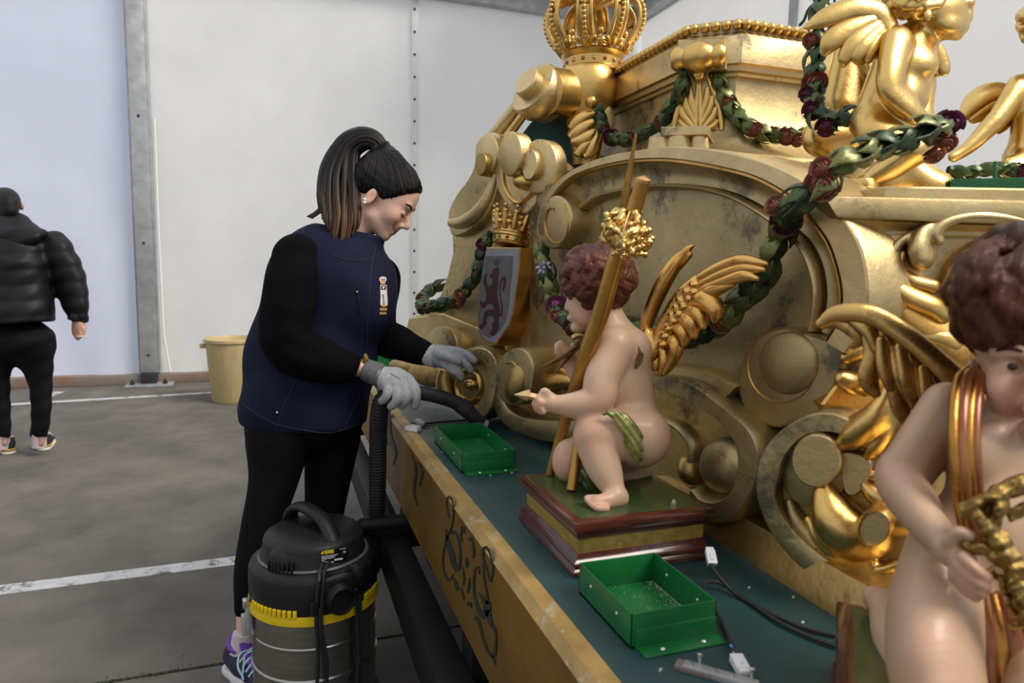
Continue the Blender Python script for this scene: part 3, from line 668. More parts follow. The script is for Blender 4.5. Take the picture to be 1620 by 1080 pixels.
P_('foot_volute', boss(PB, ell(640, 580, 34, 14, 5), .02, -.06, dome=.03), g_deep)
P_('plinth', slab(PB, [(646, 503), (700, 496), (760, 520), (800, 540), (800, 600), (760, 640), (700, 600), (668, 575), (652, 545), (642, 524)], .02, -.14), g_pale)
# --- pier with shield
P_('pier_panel', slab(PB, [(714, 330), (716, 400), (708, 434), (698, 462), (684, 490), (646, 504), (643, 522), (668, 560), (720, 600), (790, 645), (850, 650), (885, 600), (880, 480), (856, 400), (846, 320), (800, 290)], .0, -.16), g_pale)
P_('pier_edge', ribbon(PB, [(848, 330), (858, 400), (874, 470), (892, 540)], [(836, 330), (842, 400), (852, 470), (862, 545)], roundprof(.03, -.02), n=30), g_warm)
sh_out = [(769, 391), (795, 391), (823, 391.5), (821, 420), (816.7, 453), (812, 489), (805.6, 513), (793, 533), (782, 544.5), (769, 542), (760, 533), (755.6, 515.6), (754, 484), (757.8, 453), (763, 420)]
P_('shield_mount', slab(PB, [(x+16, y+2) for x, y in sh_out], .035, -.02, .004), g_warm)
sd = P_('shield', slab(PB, sh_out, .085, .0, .003), g_warm, label='gold-rimmed silver shield with a crowned dark red rampant lion')
m_silver = mat('silver_border', (.26, .27, .30), .42, .25, var=.12, vscale=20, wear=(.24, .23, .22), wscale=18)
m_field = mat('grey_field', (.125, .12, .115), .55, .15, var=.15, vscale=16, wear=(.27, .25, .22), wscale=20, wpos=(.58, .7))
m_lion = mat('dark_red_paint', (.050, .014, .018), .5, var=.15, vscale=30)
def sx(L): return [(740+x/4.5, 320+y/4.5) for x, y in L]
def flat(pl, out, off, th=.0006): return slab(pl, out, off, off-th, .0001)
part('silver_border', flat(PB, [(790+(x-790)*.95, 462+(y-462)*.968) for x, y in sh_out], .0862), m_silver, sd)
part('field', flat(PB, sx([(118, 383), (322, 380), (315, 500), (300, 640), (290, 760), (265, 860), (215, 930), (150, 965), (105, 940), (78, 880), (72, 780), (85, 620), (100, 500)]), .0868), m_field, sd)
part('lion', flat(PB, sx([(190, 465), (215, 460), (224, 490), (216, 540), (214, 600), (208, 650), (218, 700), (227, 760), (230, 800), (218, 840), (224, 870), (216, 910), (186, 950), (160, 945), (155, 925), (175, 900), (170, 870), (188, 838), (178, 808), (150, 808), (132, 832), (135, 860), (115, 890), (95, 905), (78, 895), (85, 875), (105, 860), (110, 830), (118, 780), (140, 764), (180, 762), (186, 742), (166, 722), (140, 724), (115, 752), (95, 752), (84, 715), (95, 690), (108, 715), (124, 700), (134, 660), (120, 600), (109, 570), (123, 505), (138, 500), (131, 560), (150, 600), (174, 580), (178, 547), (155, 530), (160, 505), (180, 510), (174, 490)]), .0874), m_lion, sd)
part('lion_tail', flat(PB, sx([(224, 800), (236, 790), (238, 745), (230, 690), (222, 620), (225, 570), (240, 535), (262, 522), (276, 550), (264, 605), (248, 640), (243, 620), (250, 590), (252, 560), (244, 556), (233, 580), (231, 625), (238, 680), (248, 740), (246, 795), (232, 812)]), .0874), m_lion, sd)
part('lion_crown', flat(PB, sx([(178, 398), (190, 415), (203, 392), (215, 415), (233, 398), (224, 430), (216, 448), (190, 448), (182, 425)]), .0874), mat('grey_blue_paint', (.05, .06, .08), .5), sd)
# small crown above the shield
ck = Fig(2.10); cc = ck.w([(808, 388, -22)])[0]; cax = unit(up*1.0+rt*.20); px1 = 2.08/F
sc_ = thing('small_crown', None, None, cc); sc_.parent = gb; sc_.location = cc-root_loc(gb)
part('crown_ring', lathe([(24*px1, -2*px1), (29*px1, 0), (30*px1, 3*px1), (27.5*px1, 5*px1), (27.5*px1, 11*px1), (30*px1, 13*px1), (30*px1, 16*px1), (27*px1, 18*px1), (27*px1, 22*px1), (30*px1, 30*px1), (20*px1, 30*px1)], cc, cax, 32), g_bright, sc_)
X1 = unit(np.cross(cax, fw)); Y1 = np.cross(cax, X1); pc = []; gm = []
for i in range(12):
    a = 2*PI*i/12; d = X1*math.cos(a)+Y1*math.sin(a)
    pc += [sphere(cc+d*31*px1+cax*38*px1, 6*px1, 8), sphere(cc+d*34*px1+cax*47*px1, 5*px1, 8), tube([cc+d*27*px1+cax*22*px1, cc+d*31*px1+cax*34*px1, cc+d*36*px1+cax*50*px1], [5*px1, 6*px1, 3*px1], 7), sphere(cc+d*36.5*px1+cax*55*px1, 3.6*px1, 8)]
    a += PI/12; d = X1*math.cos(a)+Y1*math.sin(a); pc += [sphere(cc+d*32*px1+cax*31*px1, 5*px1, 8), sphere(cc+d*34*px1+cax*40*px1, 3.4*px1, 8)]
    gm.append(sphere(cc+d*27.5*px1+cax*8*px1, (3.4*px1, 3.4*px1, 2.2*px1), 8))
part('fleurons', join(*pc), g_bright, sc_)
part('jewels', join(*gm[::2]), mat('red_jewel', (.25, .05, .02), .3), sc_); part('jewels', join(*gm[1::2]), mat('green_jewel', (.05, .22, .03), .3), sc_)
# --- capital scrolls above the crown
P_('capital_stem', slab(PB, [(783, 258), (786, 296), (798, 320), (812, 338), (832, 338), (852, 318), (874, 290), (882, 262), (850, 245), (815, 250)], .04, -.03, n=36), g_pale)
P_('capital_volute', boss(PB, ell(806, 243, 18, 36, 3), .095, .045), g_pale)
P_('capital_volute', boss(PB, ell(851, 263, 29, 44, 4), .055, .010), g_pale)
P_('capital_volute', boss(PB, ell(837, 260, 12, 25, 4), .080, .04), g_pale)
P_('capital_bud', boss(PB, ell(816, 285, 13, 14), .085, .0, dome=.03), g_bright)
P_('capital_rib', ribbon(PB, [(788, 262), (791, 295), (803, 318), (818, 328), (838, 314), (860, 296), (876, 278)], [(796, 264), (799, 290), (809, 308), (820, 314), (834, 303), (852, 290), (866, 276)], roundprof(.05, .02), n=36), g_bright)
P_('side_scroll', slab(PB, [(788, 214), (775, 210), (761, 215), (751, 230), (749, 262), (738, 285), (722, 306), (709, 333), (709, 356), (716, 374), (742, 366), (768, 340), (784, 300), (792, 250)], .03, -.10, .006, n=44), g_pale)
P_('side_scroll_lip', lobe(PB, [(711, 352, 6), (728, 352, 10), (752, 338, 11), (772, 310, 9), (783, 275, 6)], .035, .7), g_pale)
P_('capital_volute', boss(PB, ell(769, 244, 17, 33, 6), .052, .0), g_pale)
P_('volute_disc', boss(PB, ell(760, 259, 9, 19, 4), .075, .02), g_deep)
P_('rake_bar', lobe(PB, [(762, 242, 12), (790, 206, 12), (818, 172, 12), (836, 150, 12)], -.06, 1.0), g_pale)
P_('rake_bar', lobe(PB, [(785, 240, 7), (815, 200, 7), (838, 168, 7)], -.02, 1.0), g_bright)
# big drum volute and neck
D2 = 2.0; q2 = D2/F; cen = S(844, 139, D2); axd = unit(-fw*.6+.8*unit(-rt*.86+up*.5))
P_('drum_volute', lathe([(.02, -.10), (.060, -.09), (.070, -.055), (.078, -.050), (.082, -.044), (.083, .0), (.079, .006), (.045, .006), (.045, .030), (.041, .035), (0, .036)], cen, axd, 40), g_pale)
NK = Fig(2.1); nb = NK.w([(926, 262, 0)])[0]; q3 = 2.1/F
P_('neck', lathe([(22*q3, 0), (23*q3, 18*q3), (27*q3, 45*q3), (35*q3, 72*q3), (43*q3, 95*q3), (47*q3, 115*q3), (45*q3, 132*q3), (41*q3, 142*q3), (38*q3, 146*q3)], nb, (0, 0, 1), 36), g_bright)
P_('neck_arm', NK.tube([(926, 156, 0, 42), (900, 151, -20, 38), (876, 147, -42, 36), (862, 145, -55, 36)], 24), g_bright)
PT = Plane(NK.w([(875, 220, 20)])[0], -fw*A(1, 1, 0))
P_('teal_panel', slab(PT, [(818, 230), (832, 204), (850, 184), (882, 172), (915, 190), (940, 235), (945, 258), (900, 290), (835, 280)], .0, -.12, n=30), m_tealp, label='blue-green painted hollow')
PN = Plane(NK.w([(930, 200, -28)])[0], -fw*A(1, 1, 0))
def c4(L): return [(640+x/3.376, y/3.376, r) for x, y, r in L]
for L in ([(1030, 600, 4), (970, 620, 10), (915, 650, 11), (888, 690, 7)], [(1035, 640, 4), (975, 670, 11), (915, 705, 11), (882, 735, 6)], [(1035, 690, 5), (985, 725, 11), (930, 750, 10), (890, 758, 6)], [(1040, 640, 5), (1030, 720, 8), (1000, 790, 9), (975, 835, 6)], [(1020, 740, 5), (960, 780, 9), (920, 830, 6)], [(1030, 760, 4), (1010, 800, 7), (960, 838, 5)]):
    P_('neck_leaf', lobe(PN, c4(L), .02, .7), g_bright)
P_('neck_leaf', lobe(PN, c4([(985, 420, 3), (975, 470, 7), (1000, 500, 8), (1030, 480, 7)]), .03, .6), g_bright)
P_('neck_leaf', lobe(PN, c4([(1045, 560, 6), (1075, 600, 12), (1098, 650, 9), (1090, 700, 4)]), .0, .5), g_pale)
P_('neck_ball', sphere(PN.hit(935, 162, .03), 10*q3, 16), g_bright)
# --- near pier: ledge and acanthus carving
P_('pier_block', slab(PC, [(1306, 309), (1500, 314), (1760, 320), (1760, 1000), (1380, 1000), (1330, 760), (1330, 640), (1345, 560), (1371, 484), (1366, 400), (1341, 352)], .0, -.5), g_panel)
P_('ledge_moulding', ribbon(PC, [(1303, 308), (1500, 313), (1760, 319)], [(1326, 345), (1500, 352), (1760, 360)], flatprof(.022, -.45, .14), n=20), g_pale)
P_('ledge_cove', ribbon(PC, [(1328, 346), (1500, 354), (1760, 362)], [(1368, 388), (1500, 376), (1760, 380)], coveprof(.016, .004, .010, -.02), n=30), g_pale)
def relief(nm, pl, lobes, m, D=1.04, k=5, h=1.7, noise=None):
    FG = Fig(D); pr = []
    for L, off in lobes:
        Q = np.array(L, float)
        pr += chain([(x, y, ((pl.hit(x, y, off)-CAM) @ fw/D-1)*F, r) for x, y, r in Q], k)
    v, q, _ = FG.body(pr, h, noise, 2); P_(nm, (v, q), m, fix=False, sharp=None)
RL = []
def AC(pl, pts, off, m=None, sq=None, **kw): RL.append((pl, pts, off, m))
AC(PC, [(1371, 384, 7), (1380, 400, 14), (1385, 408, 13)], .01)
AC(PC, [(1640, 352, 6), (1577, 342, 8), (1532, 342, 8), (1497, 352, 9), (1482, 368, 10), (1486, 380, 9)], .022, g_pale, .9)
AC(PC, [(1486, 350, 4), (1464, 366, 12), (1456, 390, 20), (1459, 406, 21)], .018, g_pale, .7)
AC(PC, [(1456, 362, 4), (1424, 384, 8), (1402, 420, 10), (1390, 460, 10), (1387, 490, 9)], .010, g_pale, .8)
AC(PC, [(1402, 450, 16), (1430, 490, 34), (1470, 522, 40), (1520, 560, 40)], -.012, g_warm)
AC(PC, [(1430, 400, 5), (1426, 425, 10), (1446, 444, 11), (1478, 453, 12)], .012, g_bright, .9)
AC(PC, [(1410, 420, 6), (1412, 448, 14), (1440, 470, 18), (1476, 486, 19), (1490, 498, 16)], .020, g_bright, .85)
AC(PC, [(1398, 440, 5), (1402, 470, 11), (1420, 496, 14), (1452, 506, 12)], .012, g_bright, .8)
AC(PC, [(1420, 500, 8), (1448, 508, 13), (1478, 510, 12)], .008, g_warm, .8)
AC(PC, [(1395, 500, 8), (1440, 527, 15), (1485, 534, 20), (1512, 546, 19)], .016, g_bright, .8)
AC(PC, [(1450, 560, 8), (1500, 572, 13), (1545, 580, 14), (1566, 590, 12)], .014, g_bright, .8)
AC(PC, [(1400, 520, 10), (1440, 570, 14), (1500, 610, 14), (1560, 630, 12)], .006, g_warm, .8)
P_('acanthus_scroll', ribbon(PC, [(1502, 478), (1497, 440), (1510, 410), (1535, 388), (1562, 377), (1620, 372)], [(1516, 478), (1513, 442), (1524, 418), (1545, 398), (1567, 388), (1620, 384)], roundprof(.018, -.01), n=36), g_warm)
P_('acanthus_scroll', ribbon(PC, [(1524, 480), (1524, 445), (1534, 420), (1556, 402), (1620, 392)], [(1560, 480), (1560, 460), (1564, 440), (1580, 420), (1620, 414)], flatprof(.022, -.01), n=36), g_panel)
AC(PC, [(1338, 566, 10), (1362, 556, 15), (1390, 545, 14)], .025)
AC(PC, [(1334, 600, 15), (1356, 606, 19), (1390, 592, 18)], .030)
AC(PC, [(1368, 620, 8), (1384, 614, 8), (1398, 604, 6)], .025)
P_('recess', slab(PC, [(1300, 640), (1330, 600), (1400, 560), (1470, 560), (1470, 700), (1330, 700)], .006, -.04), g_warm)
# --- lower near volute
P_('acanthus_scroll', ribbon(PD, [(1345, 664), (1314, 652), (1275, 657), (1233, 682), (1204, 718), (1194, 764), (1201, 806), (1226, 854), (1268, 900), (1321, 932), (1375, 945), (1440, 945)], [(1335, 690), (1306, 684), (1271, 692), (1243, 722), (1232, 757), (1227, 785), (1234, 808), (1254, 838), (1292, 873), (1335, 901), (1380, 914), (1440, 914)], flatprof(.035, -.12, .10), n=60), g_panel)
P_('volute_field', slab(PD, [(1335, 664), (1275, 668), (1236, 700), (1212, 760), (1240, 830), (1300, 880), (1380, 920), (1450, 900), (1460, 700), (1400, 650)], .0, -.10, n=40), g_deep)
P_('volute_disc', boss(PD, ell(1290, 741, 56, 64, 10), .018, -.02), g_panel)
P_('volute_disc', boss(PD, ell(1291, 729, 40, 43), .045, .0), g_pale)
P_('volute_disc', boss(PD, [(1330, 720), (1350, 716), (1376, 726), (1378, 745), (1368, 770), (1350, 785), (1335, 775)], .026, -.02), g_pale)
AC(PD, [(1412, 585, 8), (1408, 625, 18), (1390, 660, 27), (1356, 686, 24), (1336, 698, 14)], .035)
AC(PD, [(1400, 645, 8), (1370, 656, 11), (1346, 664, 7)], .030)
AC(PD, [(1415, 650, 10), (1402, 685, 15), (1386, 708, 15), (1374, 720, 9)], .028)
AC(PD, [(1304, 766, 12), (1308, 790, 26), (1324, 824, 40), (1352, 846, 40), (1385, 856, 30)], .030, g_bright, .75)
P_('acanthus_curl', boss(PD, ell(1381, 835, 27, 31, 30), .072, .0), g_pale)
P_('acanthus_curl', ribbon(PD, ell(1381, 835, 29, 33, 30), ell(1384, 838, 20, 24, 30), roundprof(.078, .03), n=40, closed=True), g_bright)
AC(PD, [(1250, 795, 7), (1264, 826, 12), (1296, 866, 13)], .018, g_panel)
AC(PD, [(1280, 822, 8), (1296, 852, 12), (1326, 880, 14), (1380, 892, 11)], .026, g_bright)
AC(PD, [(1296, 876, 8), (1340, 898, 12), (1390, 903, 12), (1425, 892, 8)], .022, g_bright)
AC(PD, [(1350, 908, 7), (1392, 917, 10), (1415, 912, 7)], .02, g_pale)
AC(PD, [(1370, 768, 10), (1384, 782, 16), (1402, 792, 17)], .025)
AC(PD, [(1400, 840, 14), (1425, 828, 22), (1455, 820, 24)], .025)
AC(PD, [(1360, 745, 6), (1376, 752, 9), (1395, 750, 9)], .02, g_warm)

veins = None
for pl_ in (PC, PD):
    for m_ in (None, g_pale, g_bright, g_warm, g_panel):
        L = [(p, o*.75) for pl, p, o, mm in RL if pl is pl_ and mm is m_]
        while L:                                   # lobes that grow into one another make one carved leaf
            grp = [L.pop(0)]; more = True
            while more:
                more = False
                for q in list(L):
                    if any(np.hypot(a[0]-b[0], a[1]-b[1]) < (a[2]+b[2])*.8 for g_ in grp for a in cat(g_[0], 12) for b in cat(q[0], 12)): grp.append(q); L.remove(q); more = True
            relief('acanthus_leaf', pl_, grp, m_ or g_bright, 1.04 if pl_ is PC else 1.0, 5, 1.7, veins)

# ================================================================== upper pedestal
ub = thing('upper_pedestal', 'gilded upper pedestal with beaded cornice on top of the carved body', 'pedestal', (1.6, 1.73, 1.505))
PLY = [(1.004, 1.54), (1.08, 1.474), (1.36, 1.474), (1.436, 1.54), (1.436, 2.09), (1.36, 2.156), (1.08, 2.156), (1.004, 2.09)]
part('pedestal_wall', plansweep(PLY, [(.0, 1.506), (.10, 1.506), (.098, 1.520), (.06, 1.540), (.028, 1.575), (.008, 1.63), (0, 1.68), (0, 1.722)]), g_panel, ub)
part('cornice', plansweep(PLY, [(-.05, 1.718), (.010, 1.719), (.012, 1.726), (.020, 1.730), (.022, 1.742), (.034, 1.744), (.036, 1.806), (.031, 1.814), (.022, 1.820), (.022, 1.848), (.010, 1.852), (-.05, 1.852)]), g_pale, ub)
bm_ = mkmesh('cornice_bead', *sphere((0, 0, 0), .0118, 12), g_bright)
PB_ = np.array([(1.004-.032, 2.09+.02), (1.004-.032, 1.54-.014), (1.08-.013, 1.474-.032), (1.36+.013, 1.474-.032), (1.436+.032, 1.54-.014), (1.436+.032, 2.09)])
for a, b in zip(PB_[:-1], PB_[1:]):
    L_ = np.linalg.norm(b-a); n_b = max(1, int(round(L_/.0238)))
    for i in range(n_b): p = a+(b-a)*(i+.5)/n_b; inst('cornice_bead', bm_, ub, (p[0], p[1], 1.834), (1, 0, 0), (0, 1, 0), (0, 0, 1))
# corner console
kt = unit((.076, -.066, 0)); kn = A(-.66, -.75, 0)
PK = Plane(A(1.042, 1.507, 0)+kn*.012, kn)
part('console_block', slab(PK, [(1072, 62), (1148, 58), (1150, 110), (1070, 112)], .035, -.03), g_pale, ub)
part('console_roll', lathe([(0, -.064), (.020, -.064), (.027, -.056), (.029, -.046), (.024, -.034), (.029, -.028), (.036, -.013), (.038, 0), (.036, .013), (.029, .028), (.024, .034), (.029, .046), (.027, .056), (.020, .064), (0, .064)], PK.hit(1105, 91, .045), kt, 28), g_bright, ub)
part('console_ball', sphere(PK.hit(1105, 119, .03), .0155, 16), g_bright, ub)
part('console_body', slab(PK, [(1088, 112), (1122, 112), (1128, 150), (1138, 206), (1066, 206), (1080, 150)], .012, -.03), g_panel, ub)
for s in (-1, 1):
    for L in ([(1, 128, 3), (3, 160, 4), (4, 200, 4)], [(4, 190, 4), (12, 160, 6), (14, 138, 4)], [(4, 198, 4), (18, 172, 6), (22, 152, 4)], [(6, 204, 4), (22, 186, 6), (28, 170, 4)], [(8, 206, 4), (22, 200, 5), (31, 190, 3)]):
        part('console_leaf', lobe(PK, [(1105+s*x, y, r) for x, y, r in L], .014, .7), g_bright, ub)
part('console_tail', lobe(PK, [(1090, 124, 4), (1080, 150, 5), (1070, 185, 5), (1066, 205, 4)], .01, .8), g_bright, ub)
part('console_tail', lobe(PK, [(1120, 124, 4), (1131, 150, 5), (1140, 185, 5), (1142, 205, 4)], .01, .8), g_bright, ub)
PK2 = Plane(S(1080, 215, 1.52), kn)
part('console_foot', slab(PK2, [(1045, 200), (1120, 198), (1120, 214), (1045, 216)], .0, -.12), g_pale, ub)
for x0, x1 in ((1024, 1060), (1052, 1094), (1092, 1122)): part('foot_gadroon', lobe(PK2, [((x0+x1)/2, 216, (x1-x0)*.42), ((x0+x1)/2, 236, (x1-x0)*.5)], -.015, .6), g_pale, ub)

# ================================================================== big crown on the neck
cw = NK.w([(937, 120, 0)])[0]; u = 2.1/F
cr = thing('royal_crown', 'large gilded royal crown with eight beaded arches above the drum volute', 'crown', cw)
part('crown_ring', lathe([(30*u, -4*u), (44*u, -2*u), (48*u, 2*u), (48*u, 6*u), (44*u, 9*u), (44*u, 22*u), (48*u, 25*u), (50*u, 29*u), (48*u, 33*u), (45*u, 34*u), (40*u, 30*u)], cw, (0, 0, 1), 48), g_bright, cr)
jw = []; js = []
for i in range(16):
    a = 2*PI*i/16; d = A(math.cos(a), math.sin(a), 0); p = cw+d*44*u+A(0, 0, 15.5*u)
    (jw if i % 2 else js).append(sphere(p, 3.6*u if i % 2 else 3.2*u, 8))
part('ring_studs', join(*jw), g_bright, cr); part('ring_jewels', join(*js), mat('orange_jewel', (.40, .10, .03), .3), cr)
am = None; ax0 = A(1, 0, 0)
prof = cat([(48, 36), (60, 48), (70, 66), (73, 84), (68, 102), (52, 114), (32, 116), (14, 108), (4, 100)], 26)
V1, F1 = tube([A(r*u, 0, z*u) for r, z in prof], [9*u]*19+[8.5*u, 7.6*u, 6.8*u, 6*u, 5.2*u, 4.6*u, 4*u], 8, True, .5, (0, 0, 1))
rails = [tube([A(r*u, s*9.5*u, z*u) for r, z in prof[:20]], 3.6*u, 6) for s in (-1, 1)]
bp = cat([(r+5.5, z+2) for r, z in prof[1:22]], 18); beads = [sphere((r*u, 0, z*u), 4.1*u, 8) for r, z in bp]
arch = mkmesh('crown_arch', *join((V1, F1), *rails, *beads), g_bright)
leafv = join(tube([A(49*u, 0, 32*u), A(57*u, 0, 42*u), A(62*u, 0, 54*u)], [7*u, 8*u, 4*u], 8, True, .6, (1, 0, 0)), sphere((62*u, 0, 58*u), 4.6*u, 10), *[tube([A(50*u, s*3*u, 34*u), A(56*u, s*11*u, 42*u), A(59*u, s*15*u, 40*u)], [4*u, 4.5*u, 3*u], 7) for s in (-1, 1)])
leaf_m = mkmesh('crown_leaf', *leafv, g_bright)
ballv = join(tube([A(50*u, 0, 33*u), A(57*u, 0, 46*u)], [3*u, 2.6*u], 7), sphere((58*u, 0, 51*u), 5.2*u, 10), tube([A(51*u, -9*u, 36*u), A(54*u, 0, 40*u), A(51*u, 9*u, 36*u)], 3*u, 6))
ball_m = mkmesh('crown_ball', *ballv, g_bright)
for i in range(8):
    a = 2*PI*i/8+.15; c_, s_ = math.cos(a), math.sin(a)
    inst('crown_arch', arch, cr, cw, (c_, s_, 0), (-s_, c_, 0), (0, 0, 1)); inst('crown_leaf', leaf_m, cr, cw, (c_, s_, 0), (-s_, c_, 0), (0, 0, 1))
    a += PI/8; c_, s_ = math.cos(a), math.sin(a); inst('crown_ball', ball_m, cr, cw, (c_, s_, 0), (-s_, c_, 0), (0, 0, 1))
part('crown_orb', join(sphere(cw+A(0, 0, 112*u), 11*u, 16), box(cw[0]-2*u, cw[0]+2*u, cw[1]-2*u, cw[1]+2*u, cw[2]+120*u, cw[2]+140*u), box(cw[0]-7*u, cw[0]+7*u, cw[1]-2*u, cw[1]+2*u, cw[2]+130*u, cw[2]+134*u)), g_bright, cr)
# ================================================================== garlands of leaves and roses
lf = dict(rough=.36, metal=.55, var=.35, vscale=20, rvar=.1)
m_leafs = [mat('leaf_dark_green', (.038, .066, .030), col2=(.012, .026, .018), **lf), mat('leaf_green', (.090, .125, .038), col2=(.022, .044, .022), **lf),
           mat('leaf_olive_gold', (.19, .19, .065), col2=(.045, .075, .03), **lf), mat('leaf_bright_green', (.15, .20, .065), col2=(.035, .07, .03), **lf)]
rf = dict(rough=.34, metal=.45, var=.3, vscale=25, rvar=.1)
m_copper = mat('copper_rose', (.27, .090, .055), col2=(.10, .030, .025), **rf); m_purple = mat('purple_rose', (.115, .022, .048), col2=(.035, .010, .018), **rf)
m_mauve = mat('mauve_rose', (.24, .075, .15), col2=(.10, .03, .05), **rf); m_lilac = mat('pale_lilac_flower', (.42, .38, .48), col2=(.20, .17, .26), **rf)
def leaf_mesh(nm, m, curl=.22, wid=.25):
    V = []; Fc = []; n = 6
    for i in range(n+1):
        t = i/n; wd = wid*math.sin(PI*min(1, t*1.02)**.75)*(1-.25*t)+.02*(1-t); z = curl*math.sin(PI*t*.9)-.22*t*t
        sr = 1+.10*(i % 2)
        for s, dz in ((-1, -.10), (-.5, -.03), (0, -.075 if 0 < i < n else 0), (.5, -.03), (1, -.10)): V.append((s*wd*sr, t, z+dz*(wd/wid)))
    for i in range(n):
        for k in range(4): a = i*5+k; Fc.append((a, a+1, a+6, a+5))
    m2 = len(V); V += [(x*.95, y, z-.05) for x, y, z in V]
    Fc += [tuple(q+m2 for q in f[::-1]) for f in Fc]
    for i in range(n): Fc += [(i*5, (i+1)*5, (i+1)*5+m2, i*5+m2), (i*5+4, i*5+4+m2, (i+1)*5+4+m2, (i+1)*5+4)]
    Fc.append((0, m2, m2+4, 4))
    return mkmesh(nm, V, Fc, m, True, 60)
def rose_mesh(nm, m, seed=0, n_p=13):
    rng = np.random.RandomState(seed); vf = [sphere((0, 0, -.1), (.72, .72, .55), 10)]
    for i in range(n_p):
        t = i/(n_p-1); a0 = i*2.3+rng.rand()*.4; R = .12+.78*t**.8; H = .62-.62*t**1.5; span = 2.2-.5*t; V = []; Fc = []; nu, nv = 7, 4
        for u in range(nu+1):
            for v in range(nv+1):
                a = a0+span*(u/nu-.5); vv = v/nv; e = math.sin(PI*u/nu)**.5
                r = R*(.55+.45*vv)+.16*t*max(0, vv-.6)*2; z = H*vv*(.75+.25*e)+(-.35)*(1-vv)*t-.15*t*max(0, vv-.7)*2
                V.append((r*math.cos(a), r*math.sin(a), z))
        for u in range(nu):
            for v in range(nv): b = u*(nv+1)+v; Fc.append((b, b+nv+1, b+nv+2, b+1))
        k = len(V); V += [(x*.86, y*.86, z-.05) for x, y, z in V]; Fc += [tuple(q+k for q in f[::-1]) for f in Fc]
        for u in range(nu): b = u*(nv+1)+nv; Fc.append((b, b+nv+1, b+nv+1+k, b+k))
        vf.append((V, Fc))
    return mkmesh(nm, *join(*vf), m, True, 50)
def daisy_mesh(nm, m):
    vf = [sphere((0, 0, .1), (.25, .25, .18), 8)]
    for i in range(8):
        a = 2*PI*i/8; d = A(math.cos(a), math.sin(a), 0); vf.append(tube([d*.15, d*.55+A(0, 0, .12), d*.95+A(0, 0, .02)], [.12, .27, .14], 7, True, .4, (0, 0, 1)))
    return mkmesh(nm, *join(*vf), m, True, 50)
LM = [leaf_mesh('leaf', m) for m in m_leafs]
RM = {'c': rose_mesh('rose', m_copper, 1), 'p': rose_mesh('rose', m_purple, 2), 'm': rose_mesh('rose', m_mauve, 3), 'd': daisy_mesh('daisy', m_lilac)}
def garland(label, pts, size, flowers, step=.55, mix=(0, 1, 1, 2), seed=1, ring=3, flip=False, front=None, loc=None, core=True):
    """pts: world points; flowers: (t along, kind, size factor, direction offset)"""
    rng = np.random.RandomState(seed); P = cat(pts, 80); L = np.concatenate([[0], np.cumsum(np.linalg.norm(np.diff(P, axis=0), axis=1))])
    o = thing('flower_garland', label, 'garland', P[np.argmin(P[:, 2])], 'carved garlands of leaves and roses')
    part('stem', tube(P[::2], size*.20, 8), m_leafs[0], o)
    n_s = int(L[-1]/(size*step)); at_ = lambda s: A(*[np.interp(s, L, P[:, k]) for k in range(3)])
    for i in range(n_s):
        s = (i+.5)/n_s*L[-1]; p = at_(s); T = unit(at_(min(s+.01, L[-1]))-at_(max(s-.01, 0)))*(-1 if flip else 1)
        v = unit(CAM-p); N0 = unit(v-T*(v @ T)); B0 = np.cross(T, N0)
        for k in range(ring):
            a = (k-(ring-1)/2)*1.15+(.5 if i % 2 else 0)*.9+rng.uniform(-.2, .2); rad = N0*math.cos(a)+B0*math.sin(a)
            Y = unit(T*.88+rad*rng.uniform(.22, .42)+rng.normal(size=3)*.08); Z = unit(rad-Y*(rad @ Y)); X = np.cross(Y, Z); sc_ = size*rng.uniform(.95, 1.2)
            inst('leaf', LM[mix[rng.randint(len(mix))]], o, p+rad*size*.15-Y*size*.25, X, Y, Z, sc_)
    for f in flowers:
        t, kd, sf = f[:3]; dx, dy = f[3:5] if len(f) > 3 else (0, 0)
        p = at_(t*L[-1]); v = unit(CAM-p); Z = unit(v+rt*dx*1.0+up*dy*1.0); X = unit(np.cross((0, 0, 1), Z)); Y = np.cross(Z, X)
        r = size*sf*.66; inst('rose' if kd != 'd' else 'daisy', RM[kd], o, p+v*size*.25+rt*dx*size*.5+up*dy*size*.5, X, Y, Z, r)
    return o
# main swag: from the gold cherub's lap down across the arch to the painted cherub's wing
def SS(L): return [S(x, y, d) for x, y, d in L]
main = SS([(1498, 205, 1.05), (1470, 205, 1.02), (1430, 222, 1.01), (1390, 232, 1.0), (1345, 250, .985), (1310, 288, .995), (1262, 318, 1.02)])+[PA.hit(x, y, o) for x, y, o in [(1243, 345, .06), (1228, 385, .05), (1212, 428, .045), (1180, 470, .045), (1160, 490, .045), (1125, 520, .05), (1060, 535, .06), (1000, 520, .06), (950, 515, .06)]]+[PA.hit(905, 512, .06), PA.hit(882, 490, .05), PA.hit(868, 450, .05), PA.hit(855, 398, .05)]
garland('long garland of green leaves and roses sweeping across the big gilded arch', main, .058,
        [(.0, 'p', .62, .1, .3), (.02, 'c', .5, .3, -.8), (.05, 'c', .45, .6, -1.2), (.185, 'c', .70, 0, 0), (.17, 'c', .5, -.7, .3), (.275, 'p', .68, .1, -.1), (.262, 'c', .5, -.7, .5), (.44, 'c', .62, 0, 0), (.50, 'c', .4, .3, -.4), (.70, 'c', .5), (.805, 'c', .8, .3, -.3), (.845, 'c', .5, -.6, 0), (.88, 'm', .85, .2, 0), (.965, 'd', .62, 0, 0)], .62, (1, 2, 2, 0, 0), 3)
